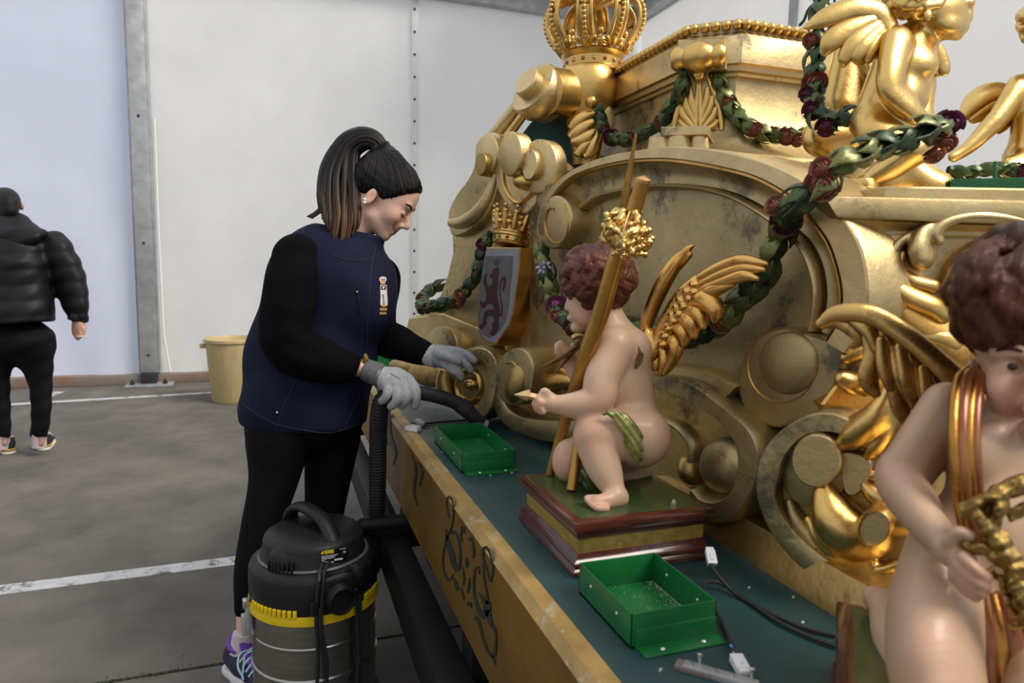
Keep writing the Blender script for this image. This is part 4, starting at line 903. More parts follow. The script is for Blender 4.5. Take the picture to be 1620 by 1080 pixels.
# hanging string beside the gold cherub
garland('dark hanging garland with small roses beside the gold cherub wing', SS([(1305, -25, 1.36), (1296, 30, 1.34), (1293, 70, 1.33), (1291, 120, 1.32), (1287, 150, 1.31), (1296, 178, 1.29), (1318, 190, 1.26), (1345, 183, 1.23)]), .052,
        [(.0, 'p', .7), (.05, 'p', .6, .4, .3), (.36, 'c', .5, -.5, 0), (.37, 'c', .5, .5, 0), (.60, 'c', .72, 0, 0), (.64, 'p', .5, -.5, -.4), (.76, 'p', .6, -.3, -.2), (.88, 'p', .6, -.2, -.6)], .62, (0, 0, 1), 5)
part('hook_wire', tube(cat(SS([(1292, 2, 1.36), (1279, 15, 1.37), (1272, 32, 1.37), (1265, 40, 1.38)]), 12), .003, 6), m_dark, [o for o in COL.objects if o.name.startswith('flower_garland')][-1])
# swags on the upper pedestal
garland('short leafy swag right of the corner console on the upper pedestal', SS([(1132, 112, 1.68), (1138, 135, 1.68), (1150, 160, 1.68), (1165, 182, 1.67), (1190, 203, 1.66), (1218, 212, 1.66), (1245, 216, 1.65), (1275, 214, 1.64)]), .052,
        [(.28, 'c', .62, .1, 0), (.60, 'c', .6, 0, 0), (.74, 'c', .45, .2, .2), (.86, 'c', .7), (.94, 'c', .55, 0, -.4)], .60, (1, 3, 3, 2), 7, flip=False)
garland('short leafy swag left of the corner console reaching the crown neck', SS([(1083, 112, 1.68), (1078, 140, 1.70), (1066, 165, 1.74), (1048, 190, 1.78), (1022, 210, 1.84), (990, 220, 1.92), (963, 215, 1.99), (950, 190, 2.02), (945, 172, 2.03)]), .052,
        [(.30, 'c', .55), (.50, 'c', .6), (.66, 'p', .45), (.76, 'p', .8, 0, 0), (.86, 'p', .55)], .62, (0, 1, 0, 1), 8)
# garland left of the shield
garland('dark leafy garland with roses hanging left of the lion shield', [PB.hit(x, y, o) for x, y, o in [(776, 368, .04), (768, 385, .04), (762, 405, .04), (756, 432, .04), (744, 450, .04), (733, 466, .045), (718, 476, .05), (700, 482, .055), (682, 484, .06), (668, 486, .05)]]+[PB.hit(672, 466, -.04), PB.hit(694, 452, -.10)], .058,
        [(.06, 'p', .6, -.3, -.2), (.35, 'c', .6, -.3, 0), (.40, 'c', .55, .3, -.5), (.60, 'c', .5, -.2, -.3), (.80, 'c', .5, -.2, .3), (.9, 'p', .5)], .62, (0, 0, 1, 1), 9)
# garland at the far right
garland('garland with a purple rose running behind the ledge at the right edge', SS([(1500, 268, 1.42), (1530, 272, 1.42), (1570, 268, 1.42), (1600, 268, 1.42), (1640, 280, 1.42), (1680, 300, 1.42)]), .040,
        [(.62, 'p', .75), (.70, 'p', .6, .3, -.4)], .62, (0, 0, 1), 10)
# ================================================================== wet and dry vacuum cleaner
m_plas = mat('black_plastic', (.008, .008, .009), .45, var=.2, vscale=15, spec=.3, wear=(.06, .06, .07), wscale=7, wpos=(.58, .80), bump=.04)
m_yel = mat('yellow_plastic', (.72, .50, .005), .4, var=.08)
m_steel = mat('brushed_steel', (.30, .285, .26), .24, .95, var=.15, vscale=5, stretch=(1, 1, 14), rvar=.06)
m_hose = mat('hose_rubber', (.016, .0155, .016), .55, spec=.3, var=.15)
VX = A(.080, 1.858, 0)
vc = thing('vacuum_cleaner', 'wet and dry vacuum cleaner with steel drum, black lid and yellow band on the ground', 'vacuum cleaner', VX)
drum = part('drum', lathe([(.0, .052), (.150, .052), (.158, .058), (.162, .07), (.163, .178), (.167, .182), (.167, .190), (.163, .194), (.163, .268), (.1655, .271), (.1655, .276), (.163, .279), (.164, .345)], VX, n=64), m_steel, vc, 'brushed steel drum', sharp=25)
part('yellow_band', lathe([(.162, .340), (.171, .342), (.172, .352), (.170, .366), (.160, .368)], VX, n=64), m_yel, vc, 'yellow rim band')
for i in range(11):
    a = math.radians(205+i*4.6); d = A(math.cos(a), math.sin(a), 0); part('band_rib', obox(VX+d*.169+A(0, 0, .374), A(-d[1], d[0], 0), d, A(0, 0, 1), .0048, .004, .010, .0012), m_yel, vc)
for i in range(4):
    a = math.radians(318+i*6); d = A(math.cos(a), math.sin(a), 0); part('band_rib', obox(VX+d*.169+A(0, 0, .374), A(-d[1], d[0], 0), d, A(0, 0, 1), .008, .004, .010, .0012), m_yel, vc)
part('lid', lathe([(.155, .360), (.168, .364), (.169, .40), (.168, .446), (.163, .458), (.150, .466), (.132, .470)], VX, n=64), m_plas, vc)
hv = lathe([(.140, .455), (.138, .474), (.134, .480), (.131, .515), (.126, .524), (.110, .534), (.075, .542), (.0, .545)], VX, n=64)
part('motor_head', hv, m_plas, vc)
part('lid_seam', lathe([(.142, .466), (.1455, .470), (.142, .474)], VX, n=64), mat('grey_plastic', (.10, .10, .11), .4), vc)
hd = unit((.45, -.89, 0))
hp = cat([VX-hd*.085+A(-.02, 0, .53), VX-hd*.080+A(-.02, 0, .558), VX-hd*.045+A(-.015, 0, .582), VX+A(-.01, 0, .585), VX+hd*.05+A(0, 0, .568), VX+hd*.092+A(0, 0, .535), VX+hd*.118+A(0, 0, .50)], 26)
part('carry_handle', tube(hp, [.022]*20+[.022, .023, .024, .025, .025, .024], 14, True, .62, (0, 0, 1)), m_plas, vc)
sd_ = unit((-.70, -.72, 0)); sd2 = A(-sd_[1], sd_[0], 0)
V_, F_ = sphere((0, 0, 0), 1, 20); part('side_pod', ([tuple(VX+sd_*(.098+.050*x)+sd2*.048*y+A(0, 0, .482+.052*z)) for x, y, z in V_], F_), m_plas, vc)
for i in range(7): a = math.radians(218+i*4.6); d = A(math.cos(a), math.sin(a), 0); part('vent_rib', obox(VX+d*.142+A(0, 0, .478), A(-d[1], d[0], 0), d, A(0, 0, 1), .0028, .006, .016, .001), m_plas, vc)
pdv = unit((.32, -.95, 0)); pc_ = VX+pdv*.150+A(0, 0, .402)
part('port_housing', lathe([(.056, -.05), (.055, .0), (.050, .012), (.040, .016), (.036, .016)], pc_, pdv, 36), m_plas, vc)
part('inlet_port', lathe([(.036, .01), (.036, .040), (.034, .043), (.031, .043), (.0295, .040), (.0295, -.01), (.0, -.012)], pc_, pdv, 36), m_plas, vc)
for q in (.018, .026, .034): part('port_thread', lathe([(.0362, q-.0015), (.0378, q), (.0362, q+.0015)], pc_, pdv, 30), m_plas, vc)
part('port_housing', obox(VX+pdv*.135+A(0, 0, .452), A(-pdv[1], pdv[0], 0), pdv, A(0, 0, 1), .045, .025, .016, .012), m_plas, vc)
for a in (192, 300): # latches
    d = A(math.cos(math.radians(a)), math.sin(math.radians(a)), 0); t_ = A(-d[1], d[0], 0); zz = A(0, 0, 1)
    if a == 300: continue
    lt = thing('latch', None, None, VX+d*.172+A(0, 0, .32)); lt.parent = vc; lt.location = d*.172+A(0, 0, .32)
    part('latch_plate', obox(VX+d*.174+A(0, 0, .318), t_, d, zz, .016, .005, .034, .002), m_alu, lt, 'grey metal latch'); part('latch_lever', obox(VX+d*.184+A(0, 0, .305), t_, d, zz, .010, .006, .028, .003), m_alu, lt); part('latch_hook', obox(VX+d*.178+A(0, 0, .362), t_, d, zz, .011, .008, .012, .004), m_screw, lt)
for a in (20, 110, 200, 290):
    d = A(math.cos(math.radians(a)), math.sin(math.radians(a)), 0); c_ = VX+d*.150
    part('caster', lathe([(0, -.012), (.020, -.012), (.024, -.006), (.024, .006), (.020, .012), (0, .012)], c_+A(0, 0, .024), A(-d[1], d[0], 0), 20), m_plas, vc); part('caster_fork', obox(c_+A(0, 0, .046), A(1, 0, 0), A(0, 1, 0), A(0, 0, 1), .016, .016, .012, .004), m_plas, vc)
part('base_ring', lathe([(.150, .046), (.170, .046), (.172, .056), (.166, .066), (.150, .066)], VX, n=48), m_plas, vc)
# rating sticker on the motor head
sk = Skin(*hv)
stk = part('rating_sticker', (lambda P: (P, [(i*5+j, i*5+j+1, (i+1)*5+j+1, (i+1)*5+j) for i in range(8) for j in range(4)]))([sk.hit(507+44*i/8+0*j, 872-7.0*i/8+j*(19+3.0*i/8)/4, .0012) for i in range(9) for j in range(5)]), mat('sticker_black', (.006, .006, .006), .35), vc)
def quadpatch(px0, py0, px1, py1, m, nm, lift=.0018, sl=-.16, par=None):
    V = [sk.hit(px0+(px1-px0)*i/4, (py0 if j == 0 else py1)+sl*(px1-px0)*i/4, lift) for i in range(5) for j in range(2)]
    return part(nm, (V, [(2*i, 2*i+1, 2*i+3, 2*i+2) for i in range(4)]), m, par or stk, smooth=False)
m_wht = mat('print_white', (.7, .7, .7), .5); m_yp = mat('print_yellow', (.85, .62, .0), .5)
GL = {'A': [(0, 1, .5, 0), (.5, 0, 1, 1), (.2, .62, .8, .62)], 'Y': [(0, 0, .5, .5), (1, 0, .5, .5), (.5, .5, .5, 1)], 'E': [(0, 0, 0, 1), (0, 0, 1, 0), (0, .5, .85, .5), (0, 1, 1, 1)],
      'R': [(0, 0, 0, 1), (0, 0, .9, .05), (.9, .05, .9, .45), (.9, .5, 0, .5), (.3, .5, 1, 1)], 'B': [(0, 0, 0, 1), (0, 0, .85, .05), (.85, .05, .85, .45), (0, .5, .9, .5), (.95, .5, .95, .95), (0, 1, .9, 1)], 'C': [(1, 0, .2, .05), (.1, .1, .1, .9), (.2, .95, 1, 1)]}
def letters(txt, x, y, wd, ht, m, th, sl=-.16, gap=.35):
    vf = []
    for ch in txt:
        for x0, y0, x1, y1 in GL[ch]:
            pts = [(x+wd*x0+(wd*(x1-x0))*t, y+ht*(y0+(y1-y0)*t)+sl*(wd*(x0+(x1-x0)*t))) for t in (0, .5, 1)]
            P = [sk.hit(a, b, .0022) for a, b in pts]; vf.append(tube(P, th, 4))
        x += wd*(1+gap); y += sl*wd*(1+gap)
    return join(*vf)
part('brand_lettering', letters('AYERBE', 508.5, 872.5, 2.5, 4.2, m_yp, .0009), m_yp, stk, 'yellow lettering reading AYERBE')
part('ce_mark', letters('CE', 541.8, 871.5, 1.9, 3.0, m_wht, .0005), m_wht, stk)
for i, (x0, x1, y) in enumerate([(508.5, 534, 879.6), (508.5, 531, 881.8), (508.5, 528, 884.0), (508.5, 514, 886.4), (508.5, 521, 889.0), (537, 546, 867.8)]): quadpatch(x0, y, x1, y+.9, m_wht, 'print_line')
quadpatch(528.5, 883.6, 541.5, 886.6, m_wht, 'print_box'); quadpatch(521.5, 888.0, 527, 890, m_wht, 'print_box')
dv = lathe([(.172, .05), (.172, .47), (.145, .48)], VX, n=64); skd = Skin(*dv)
def hang(pts, r=.0048):
    Q = cat(pts, 24); P = [skd.hit(x, y, .008) for x, y in Q]; return tube([p for p in P if p is not None], r, 8)
for pts in ([(527, 888), (510, 896), (503, 925), (500, 975), (503, 1040), (500, 1110)], [(530, 886), (516, 900), (510, 930), (508, 985), (516, 1045), (514, 1110)], [(505, 960), (507, 1010), (515, 1060), (517, 1110)], [(560, 930), (562, 980), (564, 1040), (560, 1110)], [(566, 940), (567, 1000), (568, 1100)]):
    part('power_cord', hang(pts), m_cable, vc)
part('cord_hook', obox(skd.hit(496, 960, .008), A(.95, .3, 0), A(-.3, .95, 0), A(0, 0, 1), .008, .01, .018, .004), m_plas, vc)
# suction hose and nozzle tube (one piece with the machine)
hpth = [VX+A(.10, .12, .30), S(587, 900, 2.03), S(593, 850, 2.07), S(597, 780, 2.08), S(598, 700, 2.05), S(600, 655, 2.0), S(606, 632, 1.985), S(620, 624, 1.98), S(640, 623, 1.98)]
HP = cat(hpth, 280); part('suction_hose', tube(HP, [(.0265 if (i//2) % 2 else .0238) for i in range(280)], 16), m_hose, vc, 'ribbed black suction hose')
part('nozzle_tube', tube(cat([S(632, 623, 1.98), S(662, 621, 1.98), S(700, 629, 1.99), S(728, 640, 2.0), S(741, 651, 2.0), S(754, 664, 2.005), S(764, 673, 2.01)], 30), [.021]*18+[.0215]*12, 18), m_hose, vc, 'smooth black nozzle tube')
part('tube_collar', tube([S(727, 639.5, 2.0), S(741, 651, 2.0)], .0235, 18), m_hose, vc)
part('worn_tip', tube([S(761, 671, 2.008), S(766, 675, 2.011)], .0222, 18), m_alu, vc)

# ================================================================== the woman
W = Fig(2.12)
m_skin = mat('skin', (.6, .38, .29), .45, attr='Col', spec=.4, var=.05, vscale=30)
m_vest = mat('navy_softshell', (.0075, .0098, .028), .8, var=.18, vscale=7, bump=.10, bscale=16, spec=.12)
m_fleece = mat('black_fleece', (.0045, .0045, .005), .95, var=.25, bump=.4, bscale=140, spec=.05)
m_leg = mat('black_leggings', (.004, .004, .005), .8, var=.2, bump=.05, bscale=60, spec=.1)
m_glove = mat('grey_glove_knit', (.36, .37, .38), .85, var=.18, vscale=50, bump=.3, bscale=220)
m_gpalm = mat('grey_glove_coating', (.25, .26, .28), .55, var=.15, vscale=40)
m_cuff = mat('dark_knit_cuff', (.13, .13, .14), .9, var=.25, vscale=40)
m_hair = mat('dark_hair', (.006, .004, .0035), .38, var=.35, vscale=14, stretch=(6, 6, 1), bump=.35, bscale=90, spec=.22)
psi = math.radians(12); cs, sn = math.cos(psi), math.sin(psi)
hf = A(.804*cs, .595*cs, -sn); hu = A(.595, -.804, 0); hl = A(-.804*sn, -.595*sn, -cs); HO = A(592, 318, 0)
HR = np.array([hf, hu, hl])
def H(a, b, l=0): return HO+hf*a+hu*b+hl*l
def mir(fn): return [fn(1), fn(-1)]
head = [eli(H(6, 34, 0), (52, 41, 37), 8, HR), eli(H(26, 4, 0), (31, 43, 29), 12, HR), eli(H(47, -34.5, 0), (7.5, 7, 9), 8, HR), eli(H(44, -15, 0), (13, 15, 16), 8, HR)]
for s in (1, -1):
    head += [cone(H(16, -20, s*18), 10, H(44, -33, s*5), 8, 9), eli(H(40, 0, s*18), (14, 13, 11), 9, HR), eli(H(60, -6.5, s*5.8), (4.6, 4.2, 3.8), 3, HR)]
head += [cone(H(52, 25, -17), 4.5, H(52, 25, 17), 4.5, 7), cone(H(55.5, 18, 0), 4.4, H(66, 0, 0), 5.2, 5), eli(H(67.5, -3, 0), (5.2, 4.6, 5), 4, HR)]
for s in (1, -1): head += [eli(H(57, 13, s*14.5), (7, 5.5, 8.5), 5, HR, True)]
for s in (1, -1): head += [eli(H(50, 11.5, s*14.5), (7, 6.2, 8.5), 2, HR)]
head += [cone(H(56.5, -15, -6), 3.2, H(56.5, -15, 6), 3.2, 3), cone(H(55, -22.5, -5), 3.6, H(55, -22.5, 5), 3.6, 3)]
for s in (1, -1): head += [cone(H(55.5, -16, s*6), 3, H(49, -13, s*15), 2, 3), cone(H(54, -22, s*5), 3, H(49, -15, s*14), 2, 3)]
head += [cone(H(61, -18.6, -8), 1.3, H(61, -18.6, 8), 1.3, 1.5, 1, True), cone(H(60, -18.6, 8), 1.3, H(51, -13.5, 17), 1.2, 1.5, 1, True)]
for s in (1, -1): head += [eli(H(-2, 2, s*35), (9, 15.5, 4.5), 3, HR), eli(H(-3.5, -10, s*35), (5, 5, 3.5), 3, HR), eli(H(1, 4, s*40.5), (4.5, 9, 4), 2, HR, True)]
neck = [cone(H(-8, -10, 0), 27, (545, 396, 8), 31, 12)]
core_b = [eli((520, 450, 0), (80, 80, 60), 20), cone((515, 470, 0), 72, (484, 620, 0), 72, 20, 1.3), eli((478, 650, 0), (76, 50, 56), 20)]
arm_n = [(463, 412, -58, 32), (458, 475, -80, 33), (452, 545, -85, 28), (512, 572, -80, 24), (572, 582, -70, 13.5), (592, 590, -69, 12)]
arm_f = [(600, 440, 50, 30), (596, 520, 30, 27), (640, 546, -18, 20), (682, 563, -48, 12)]
leg_n = [(440, 690, -25, 50), (432, 760, -30, 36), (411, 840, -34, 28), (396, 905, -38, 23), (387, 965, -36, 13.5), (386, 1010, -34, 13)]
leg_f = [(525, 690, 25, 42), (518, 760, 30, 33), (511, 830, 38, 26), (505, 890, 46, 23), (499, 945, 50, 13.5), (498, 975, 50, 13)]
prims = core_b+chain(arm_n, 10)+chain(arm_f, 10)+chain(leg_n, 10)+chain(leg_f, 10)+neck+head
wf = atz(440, 1062, 0)
wm = thing('person', 'young woman with dark ponytail in a navy vest and grey gloves, guiding a vacuum hose', 'person', wf)
BV, BQ, BR = W.body(prims, 2.2)
L_ = BR-HO; la, lb, ll = L_ @ hf, L_ @ hu, L_ @ hl
col = np.tile(A(.66, .41, .305), (len(BR), 1))
def blend(mask, c): global col; m_ = np.clip(mask, 0, 1)[:, None]; col = col*(1-m_)+A(*c)*m_
gs = lambda d2, s: np.exp(-d2/(2*s*s))
inh = (BR[:, 1] < 400)
blend(inh*.55*(gs((la-44)**2+(lb+2)**2+(np.abs(ll)-22)**2, 11)), (.62, .27, .21))
blend(inh*.5*gs((la-68)**2+(lb+4)**2+ll**2, 6), (.60, .27, .21))
blend(inh*.4*gs((la+2)**2+(lb-2)**2+(np.abs(ll)-36)**2, 12), (.62, .26, .20))
lipm = (np.abs(ll) < 16-.0*la) & (lb < -11.5-.0*ll+np.abs(ll)*.14) & (lb > -27+np.abs(ll)*.75) & (la > 48)
blend(inh*lipm*.8, (.43, .135, .12))
blend(inh*.85*((np.abs(lb+18.6-np.maximum(0, np.abs(ll)-7)*.5) < 1.5) & (la > 48) & (np.abs(ll) < 17)), (.16, .05, .045))  # dark mouth line: shade of the lip crease put into the vertex colour
body = part('body', (BV, BQ), m_skin, wm, cols=col, fix=False, sharp=None)
for s in (1, -1):
    part('eyebrow', W.tube([(*H(58.6, 22.5, s*6), .9), (*H(58.0, 26, s*12), 1.5), (*H(54.3, 27.5, s*20), 1.5), (*H(48.6, 25.5, s*27), .9)], 8, 14), m_hair, wm)
    part('eyelashes', W.tube([(*H(58.0, 8.5, s*8), 0.6), (*H(58.0, 7.0, s*13), 1.0), (*H(55.5, 7.2, s*18), 1.0), (*H(51.5, 9.5, s*23), .5)], 6, 12), m_hair, wm)
# hair cap, ponytail
hairp = [eli(H(5, 35.5, 0), (55.5, 43.5, 39.5), 8, HR), eli(H(-28, 30, 0), (32, 42, 36), 10, HR), eli(H(-20, 60, 0), (30, 26, 26), 12, HR), cone(H(-25, 68, 0), 15, H(-40, 80, 0), 9, 8),
         half(H(20, 10, 0), hf*.80-hu*.60, 5), half(H(0, -16, 0), -hu*.96-hf*-.25, 4), eli(H(4, -2, 47), (14, 18, 15), 5, HR, True), eli(H(4, -2, -47), (14, 18, 15), 5, HR, True)]
def hn(x, y, z):
    a = (x-HO[0])*hf[0]+(y-HO[1])*hf[1]+(z-HO[2])*hf[2]; b = (x-HO[0])*hu[0]+(y-HO[1])*hu[1]; l = (x-HO[0])*hl[0]+(y-HO[1])*hl[1]+(z-HO[2])*hl[2]
    ang = np.arctan2(l, b-75+0*a); return .55*np.sin(ang*38+.02*a)
hv_, hq_, _ = W.body(hairp, 2.2, hn, 0); part('hair', (hv_, hq_), m_hair, wm, fix=False, sharp=None)
skh = Skin(hv_, hq_); rng = np.random.RandomState(2); vf = []
hl_ = cat([(667, 296), (660, 306), (648, 310), (634, 314), (618, 318), (606, 316), (594, 298), (584, 300), (576, 306), (572, 290), (576, 262)], 90)
for i in range(90):
    x, y = hl_[i]+rng.normal(size=2)*1.2; bx, by = (x+602)/2+(y-300)*.10+6*(x-600)/60, (y+236)/2-10-12*max(0, (x-610)/60)
    Q = cat([(x, y), (bx, by), (602+rng.normal(), 238)], 16); P = [skh.hit(a, b, .0002) for a, b in Q]; P = [p for p in P if p is not None]
    if len(P) > 6: vf.append(tube(P, np.linspace(.0035, .0022, len(P))*rng.uniform(.6, 1.1), 5))
part('hair_strands', join(*vf), m_hair, wm, fix=False, sharp=None)
# ombre ponytail: colour of the hair itself turns brown towards the tips
cen_ = cat([(604, 234, 2), (592, 222, 2), (572, 219, 3), (550, 234, 4), (538, 268, 0), (536, 310, -14), (537, 350, -30), (531, 402, -44)], 40)
hw_ = np.interp(np.linspace(0, 1, 40), [0, .07, .15, .28, .42, .6, .78, .9, 1], [7, 11, 15, 19, 27, 34, 33, 26, 10])
rng = np.random.RandomState(12); vf = []; hc = []
for i in range(130):
    s = rng.uniform(-1, 1); dz = rng.uniform(-1, 1)*math.sqrt(max(.05, 1-s*s)); end = int(np.clip(40.5-9.5*abs(s-.15)**1.4+rng.uniform(-3, .6), 24, 40)); ph = rng.uniform(0, 6)
    T = np.gradient(cen_[:, :2], axis=0); T /= np.linalg.norm(T, axis=1)[:, None]; N = np.stack([T[:, 1], -T[:, 0]], 1)
    j = np.arange(0, end, 1); wv = 1.2*np.sin(j*.35+ph)
    pts = np.stack([cen_[j, 0]+N[j, 0]*(s*hw_[j]+wv), cen_[j, 1]+N[j, 1]*(s*hw_[j]+wv), cen_[j, 2]+dz*hw_[j]*.62], 1)
    rr = np.interp(np.linspace(0, 1, len(j)), [0, .15, .8, 1], [3.5, 5.0, 4.2, .7])*2.12/F
    v, f = tube(W.w(pts), rr, 6); vf.append((v, f)); tt = np.repeat(j/39., 6); tt = np.concatenate([tt, [0, 1]])
    tone = rng.uniform(.6, 1.35); k_ = np.clip((tt-.47-rng.uniform(-.08, .08))/.55, 0, 1)[:, None]**1.25
    hc.append((A(.0085, .0058, .005)*(1-k_)+A(.14, .068, .028)*k_)*tone)
m_pony = mat('ponytail_hair', (.02, .012, .01), .48, attr='Col', spec=.25, bump=.15, bscale=120, stretch=(4, 4, 1))
V_, F_ = join(*vf); part('ponytail', (V_, F_), m_pony, wm, 'long ponytail, brown at the ends', cols=np.vstack(hc), fix=False, sharp=None)
part('hair_tie', W.tube([(600, 246, 0, 5), (594, 238, 0, 7), (594, 232, 0, 7), (597, 226, 0, 5)], 10), m_hair, wm)
vf = []
for i in range(16): s = rng.uniform(0, 1); vf.append(W.tube([(525+s*8, 285+s*20, 12, 2.5), (512+s*6, 318, 12, 2.5), (500+s*8, 334, 8, 2), (484+s*10, 342+s*4, 4, .6)], 5, 12))
part('loose_hair', join(*vf), mat('brown_hair', (.075, .042, .022), .5), wm, 'lighter hair end behind the shoulder')
for p in (H(-2.5, -11, 40.5), H(-5.5, -7, 40.5)): part('earring', sphere(W.w([p])[0], .0052 if p is not None else .004, 12), mat('pearl', (.8, .78, .72), .2, coat=.5), wm, 'small pearl ear stud')
# navy vest
n_h = A(0, 1, .24)
vest = [eli((521, 450, 0), (102, 100, 80), 20), cone((519, 470, 0), 97, (490, 570, 0), 101, 20, 1.28), cone((490, 570, 0), 101, (477, 690, 0), 99, 20, 1.28), eli((570, 480, -25), (52, 62, 52), 25), eli((590, 455, 15), (34, 50, 45), 20), eli((438, 645, -26), (60, 60, 60), 20),
        cone((548, 400, 6), 46, (580, 362, 0), 36, 14), half((592, 371, 0), (.20, -.98, .0), 3), half((476, 668, 0), n_h, 3)]
def fold(x, y, z): return 1.1*np.sin(.055*y+.03*x+.02*z)*np.sin(.035*x-.02*y)+.7*np.sin(.11*y-.06*x)*np.exp(-((y-640)/60.)**2)+1.2*np.sin(.09*(x+y*.6))*np.exp(-((x-590)**2+(y-540)**2)/3000.)
vv, vq, _ = W.body(vest, 2.8, fold); part('vest', (vv, vq), m_vest, wm, 'navy sleeveless vest with a small crest', fix=False, sharp=None)
sv = Skin(vv, vq)
ves = [o for o in wm.children if o.name.startswith('vest')][0]
m_vseam = mat('navy_seam', (.006, .008, .022), .8)
for pts in ([(437, 682), (450, 640), (470, 600)], [(595, 388), (588, 420), (582, 500), (575, 600), (540, 690)], [(524, 402), (545, 410), (575, 412), (600, 402)], [(385, 640), (430, 668), (480, 680), (525, 684), (570, 670)]):
    try: part('seam', sv.line(pts, .0016, 6, 30, .0004), m_vseam, ves)
    except Exception: pass
part('pocket_zip', sv.line([(565, 460), (568, 478), (570, 495)], .0022, 6, 12), mat('zip_black', (.004, .004, .005), .4), ves)
part('zip_pull', sphere(sv.hit(439, 652, .003), .004, 8), m_screw, ves); part('zip_pull', sphere(sv.hit(565, 462, .003), .003, 8), m_screw, ves)
def lp(L): return [(570+x/10.8, 420+y/10.8) for x, y in L]
def patch(nm, L, m, lift=.0025, n=None): part(nm, sv.patch(lp(L), lift, n), m, ves, smooth=False)
patch('crest_crown', [(340, 320), (335, 280), (318, 250), (318, 220), (340, 200), (378, 190), (418, 200), (438, 225), (436, 252), (418, 282), (412, 320)], mat('crest_white', (.62, .6, .58), .7))
for x in (345, 372, 398): patch('crest_red', [(x, 265), (x, 225), (x+12, 222), (x+16, 265)], mat('crest_red', (.35, .05, .03), .7), .0034)
patch('crest_gold', [(345, 320), (338, 278), (378, 268), (416, 278), (410, 320)], mat('crest_gold', (.62, .34, .10), .6), .0034)
patch('crest_field', [(332, 335), (442, 335), (446, 480), (456, 560), (455, 670), (435, 692), (395, 702), (355, 695), (335, 672), (338, 500)], MATS['crest_white'])
patch('crest_band', [(345, 350), (432, 350), (432, 412), (345, 412)], mat('crest_maroon', (.09, .018, .02), .7), .0034)
patch('crest_figure', [(362, 370), (395, 366), (402, 382), (385, 392), (388, 405), (372, 405)], MATS['crest_white'], .0042)
patch('crest_figure', [(366, 485), (388, 495), (392, 540), (398, 650), (410, 662), (380, 662), (386, 640), (384, 560), (372, 510)], mat('crest_grey', (.12, .12, .16), .7), .0034)
patch('crest_gold', [(345, 672), (450, 668), (440, 690), (395, 700), (352, 692)], MATS['crest_gold'], .0034)
rng = np.random.RandomState(3)
for y0, y1, x0, x1 in ((718, 770, 328, 452), (788, 835, 326, 440)):
    x = x0
    while x < x1-8: wd = rng.uniform(9, 13); patch('crest_lettering', [(x, y0+rng.uniform(0, 8)), (x+wd*.75, y0), (x+wd*.75, y1-rng.uniform(0, 10)), (x, y1)], MATS['crest_gold']); x += wd
# black sweater sleeves and leggings
def sf(x, y, z): return .9*np.sin(.10*y+.07*x)*np.sin(.05*x-.03*y)+1.0*np.sin(.16*(y-.4*x))*np.exp(-((x-470)**2+(y-560)**2)/2500.)
def grow(L, g): return [(x, y, z, r+g) for x, y, z, r in L]
sl_n = [(468, 408, -50, 39), (460, 462, -76, 44), (453, 540, -84, 41), (508, 571, -82, 36), (562, 583, -72, 20)]
sl_f = [(598, 440, 50, 36), (596, 520, 30, 32), (640, 546, -18, 26), (676, 561, -45, 18.5)]
v, q, _ = W.body(chain(sl_n, 14)+[half((566, 584, -72), (.93, .32, .1), 3)], 2.6, sf); part('sleeve', (v, q), m_fleece, wm, 'black fleece sleeve', fix=False, sharp=None)
v, q, _ = W.body(chain(sl_f, 14)+[half((681, 563, -48), (.87, .36, -.3), 3)], 2.6, sf); part('sleeve', (v, q), m_fleece, wm, fix=False, sharp=None)
v, q, _ = W.body([eli((480, 660, 0), (95, 62, 74), 16)]+chain(grow(leg_n[:-1], 3.5), 14)+chain(grow(leg_f, 3.5), 14)+[half((387, 984, -36), (0, 1, .1), 2)], 3.0); part('leggings', (v, q), m_leg, wm, fix=False, sharp=None)
v, q, _ = W.body([eli((479, 660, 0), (97, 44, 76), 10), half((478, 688, 0), n_h, 2), half((478, 650, 0), -n_h, 2)], 3.0); part('sweater_hem', (v, q), m_fleece, wm, fix=False, sharp=None)
for pts in ([(402, 690), (404, 730), (410, 790)], [(392, 860), (380, 905), (374, 960)]):
    pass
# gloves
gp = chain([(590, 590, -69, 15), (612, 598, -70, 18), (628, 604, -71, 20)], 8, .9)+[cone((626, 596, -66), 15, (644, 604, -70), 13, 8), cone((610, 606, -82), 12, (632, 612, -84), 12, 8)]
def fing(L, k=2): return chain(L, k)
gn = gp+fing([(644, 600, -70, 10), (656, 614, -82, 8.6), (658, 628, -86, 8), (656, 641, -82, 7)])+fing([(638, 606, -80, 10), (644, 622, -92, 8.6), (642, 633, -92, 8), (636, 641, -84, 7)])+fing([(626, 610, -86, 9.5), (629, 626, -97, 8.4), (626, 636, -95, 7.8), (619, 642, -86, 7)])+fing([(613, 608, -86, 8.5), (613, 622, -94, 7.6), (609, 630, -92, 7), (604, 634, -84, 6.3)])+fing([(602, 600, -56, 9.5), (604, 615, -46, 8.6), (614, 628, -44, 7.5)])
v, q, r_ = W.body(gn, 1.5, None, 0); gl = part('glove', (v, q), m_glove, wm, 'grey knitted work glove gripping the hose', fix=False, sharp=None)
cu = []
for i in range(12): t = i/11; cu.append((576+26*t, 583+11*t, -70, (15.5+2.5*t)+(.9 if i % 2 else -.6)))
part('glove_cuff', W.tube(cu, 20, 60), m_cuff, gl, 'dark striped knitted cuff')
gs_ = Skin(v, q)
for k_ in range(7):
    x = 618+k_*2.4
    try: part('glove_print', gs_.line([(x, 590+k_*1.3), (x+1.2, 592.5+k_*1.3)], .0009, 5, 4, .0006), m_cuff, gl)
    except Exception: pass
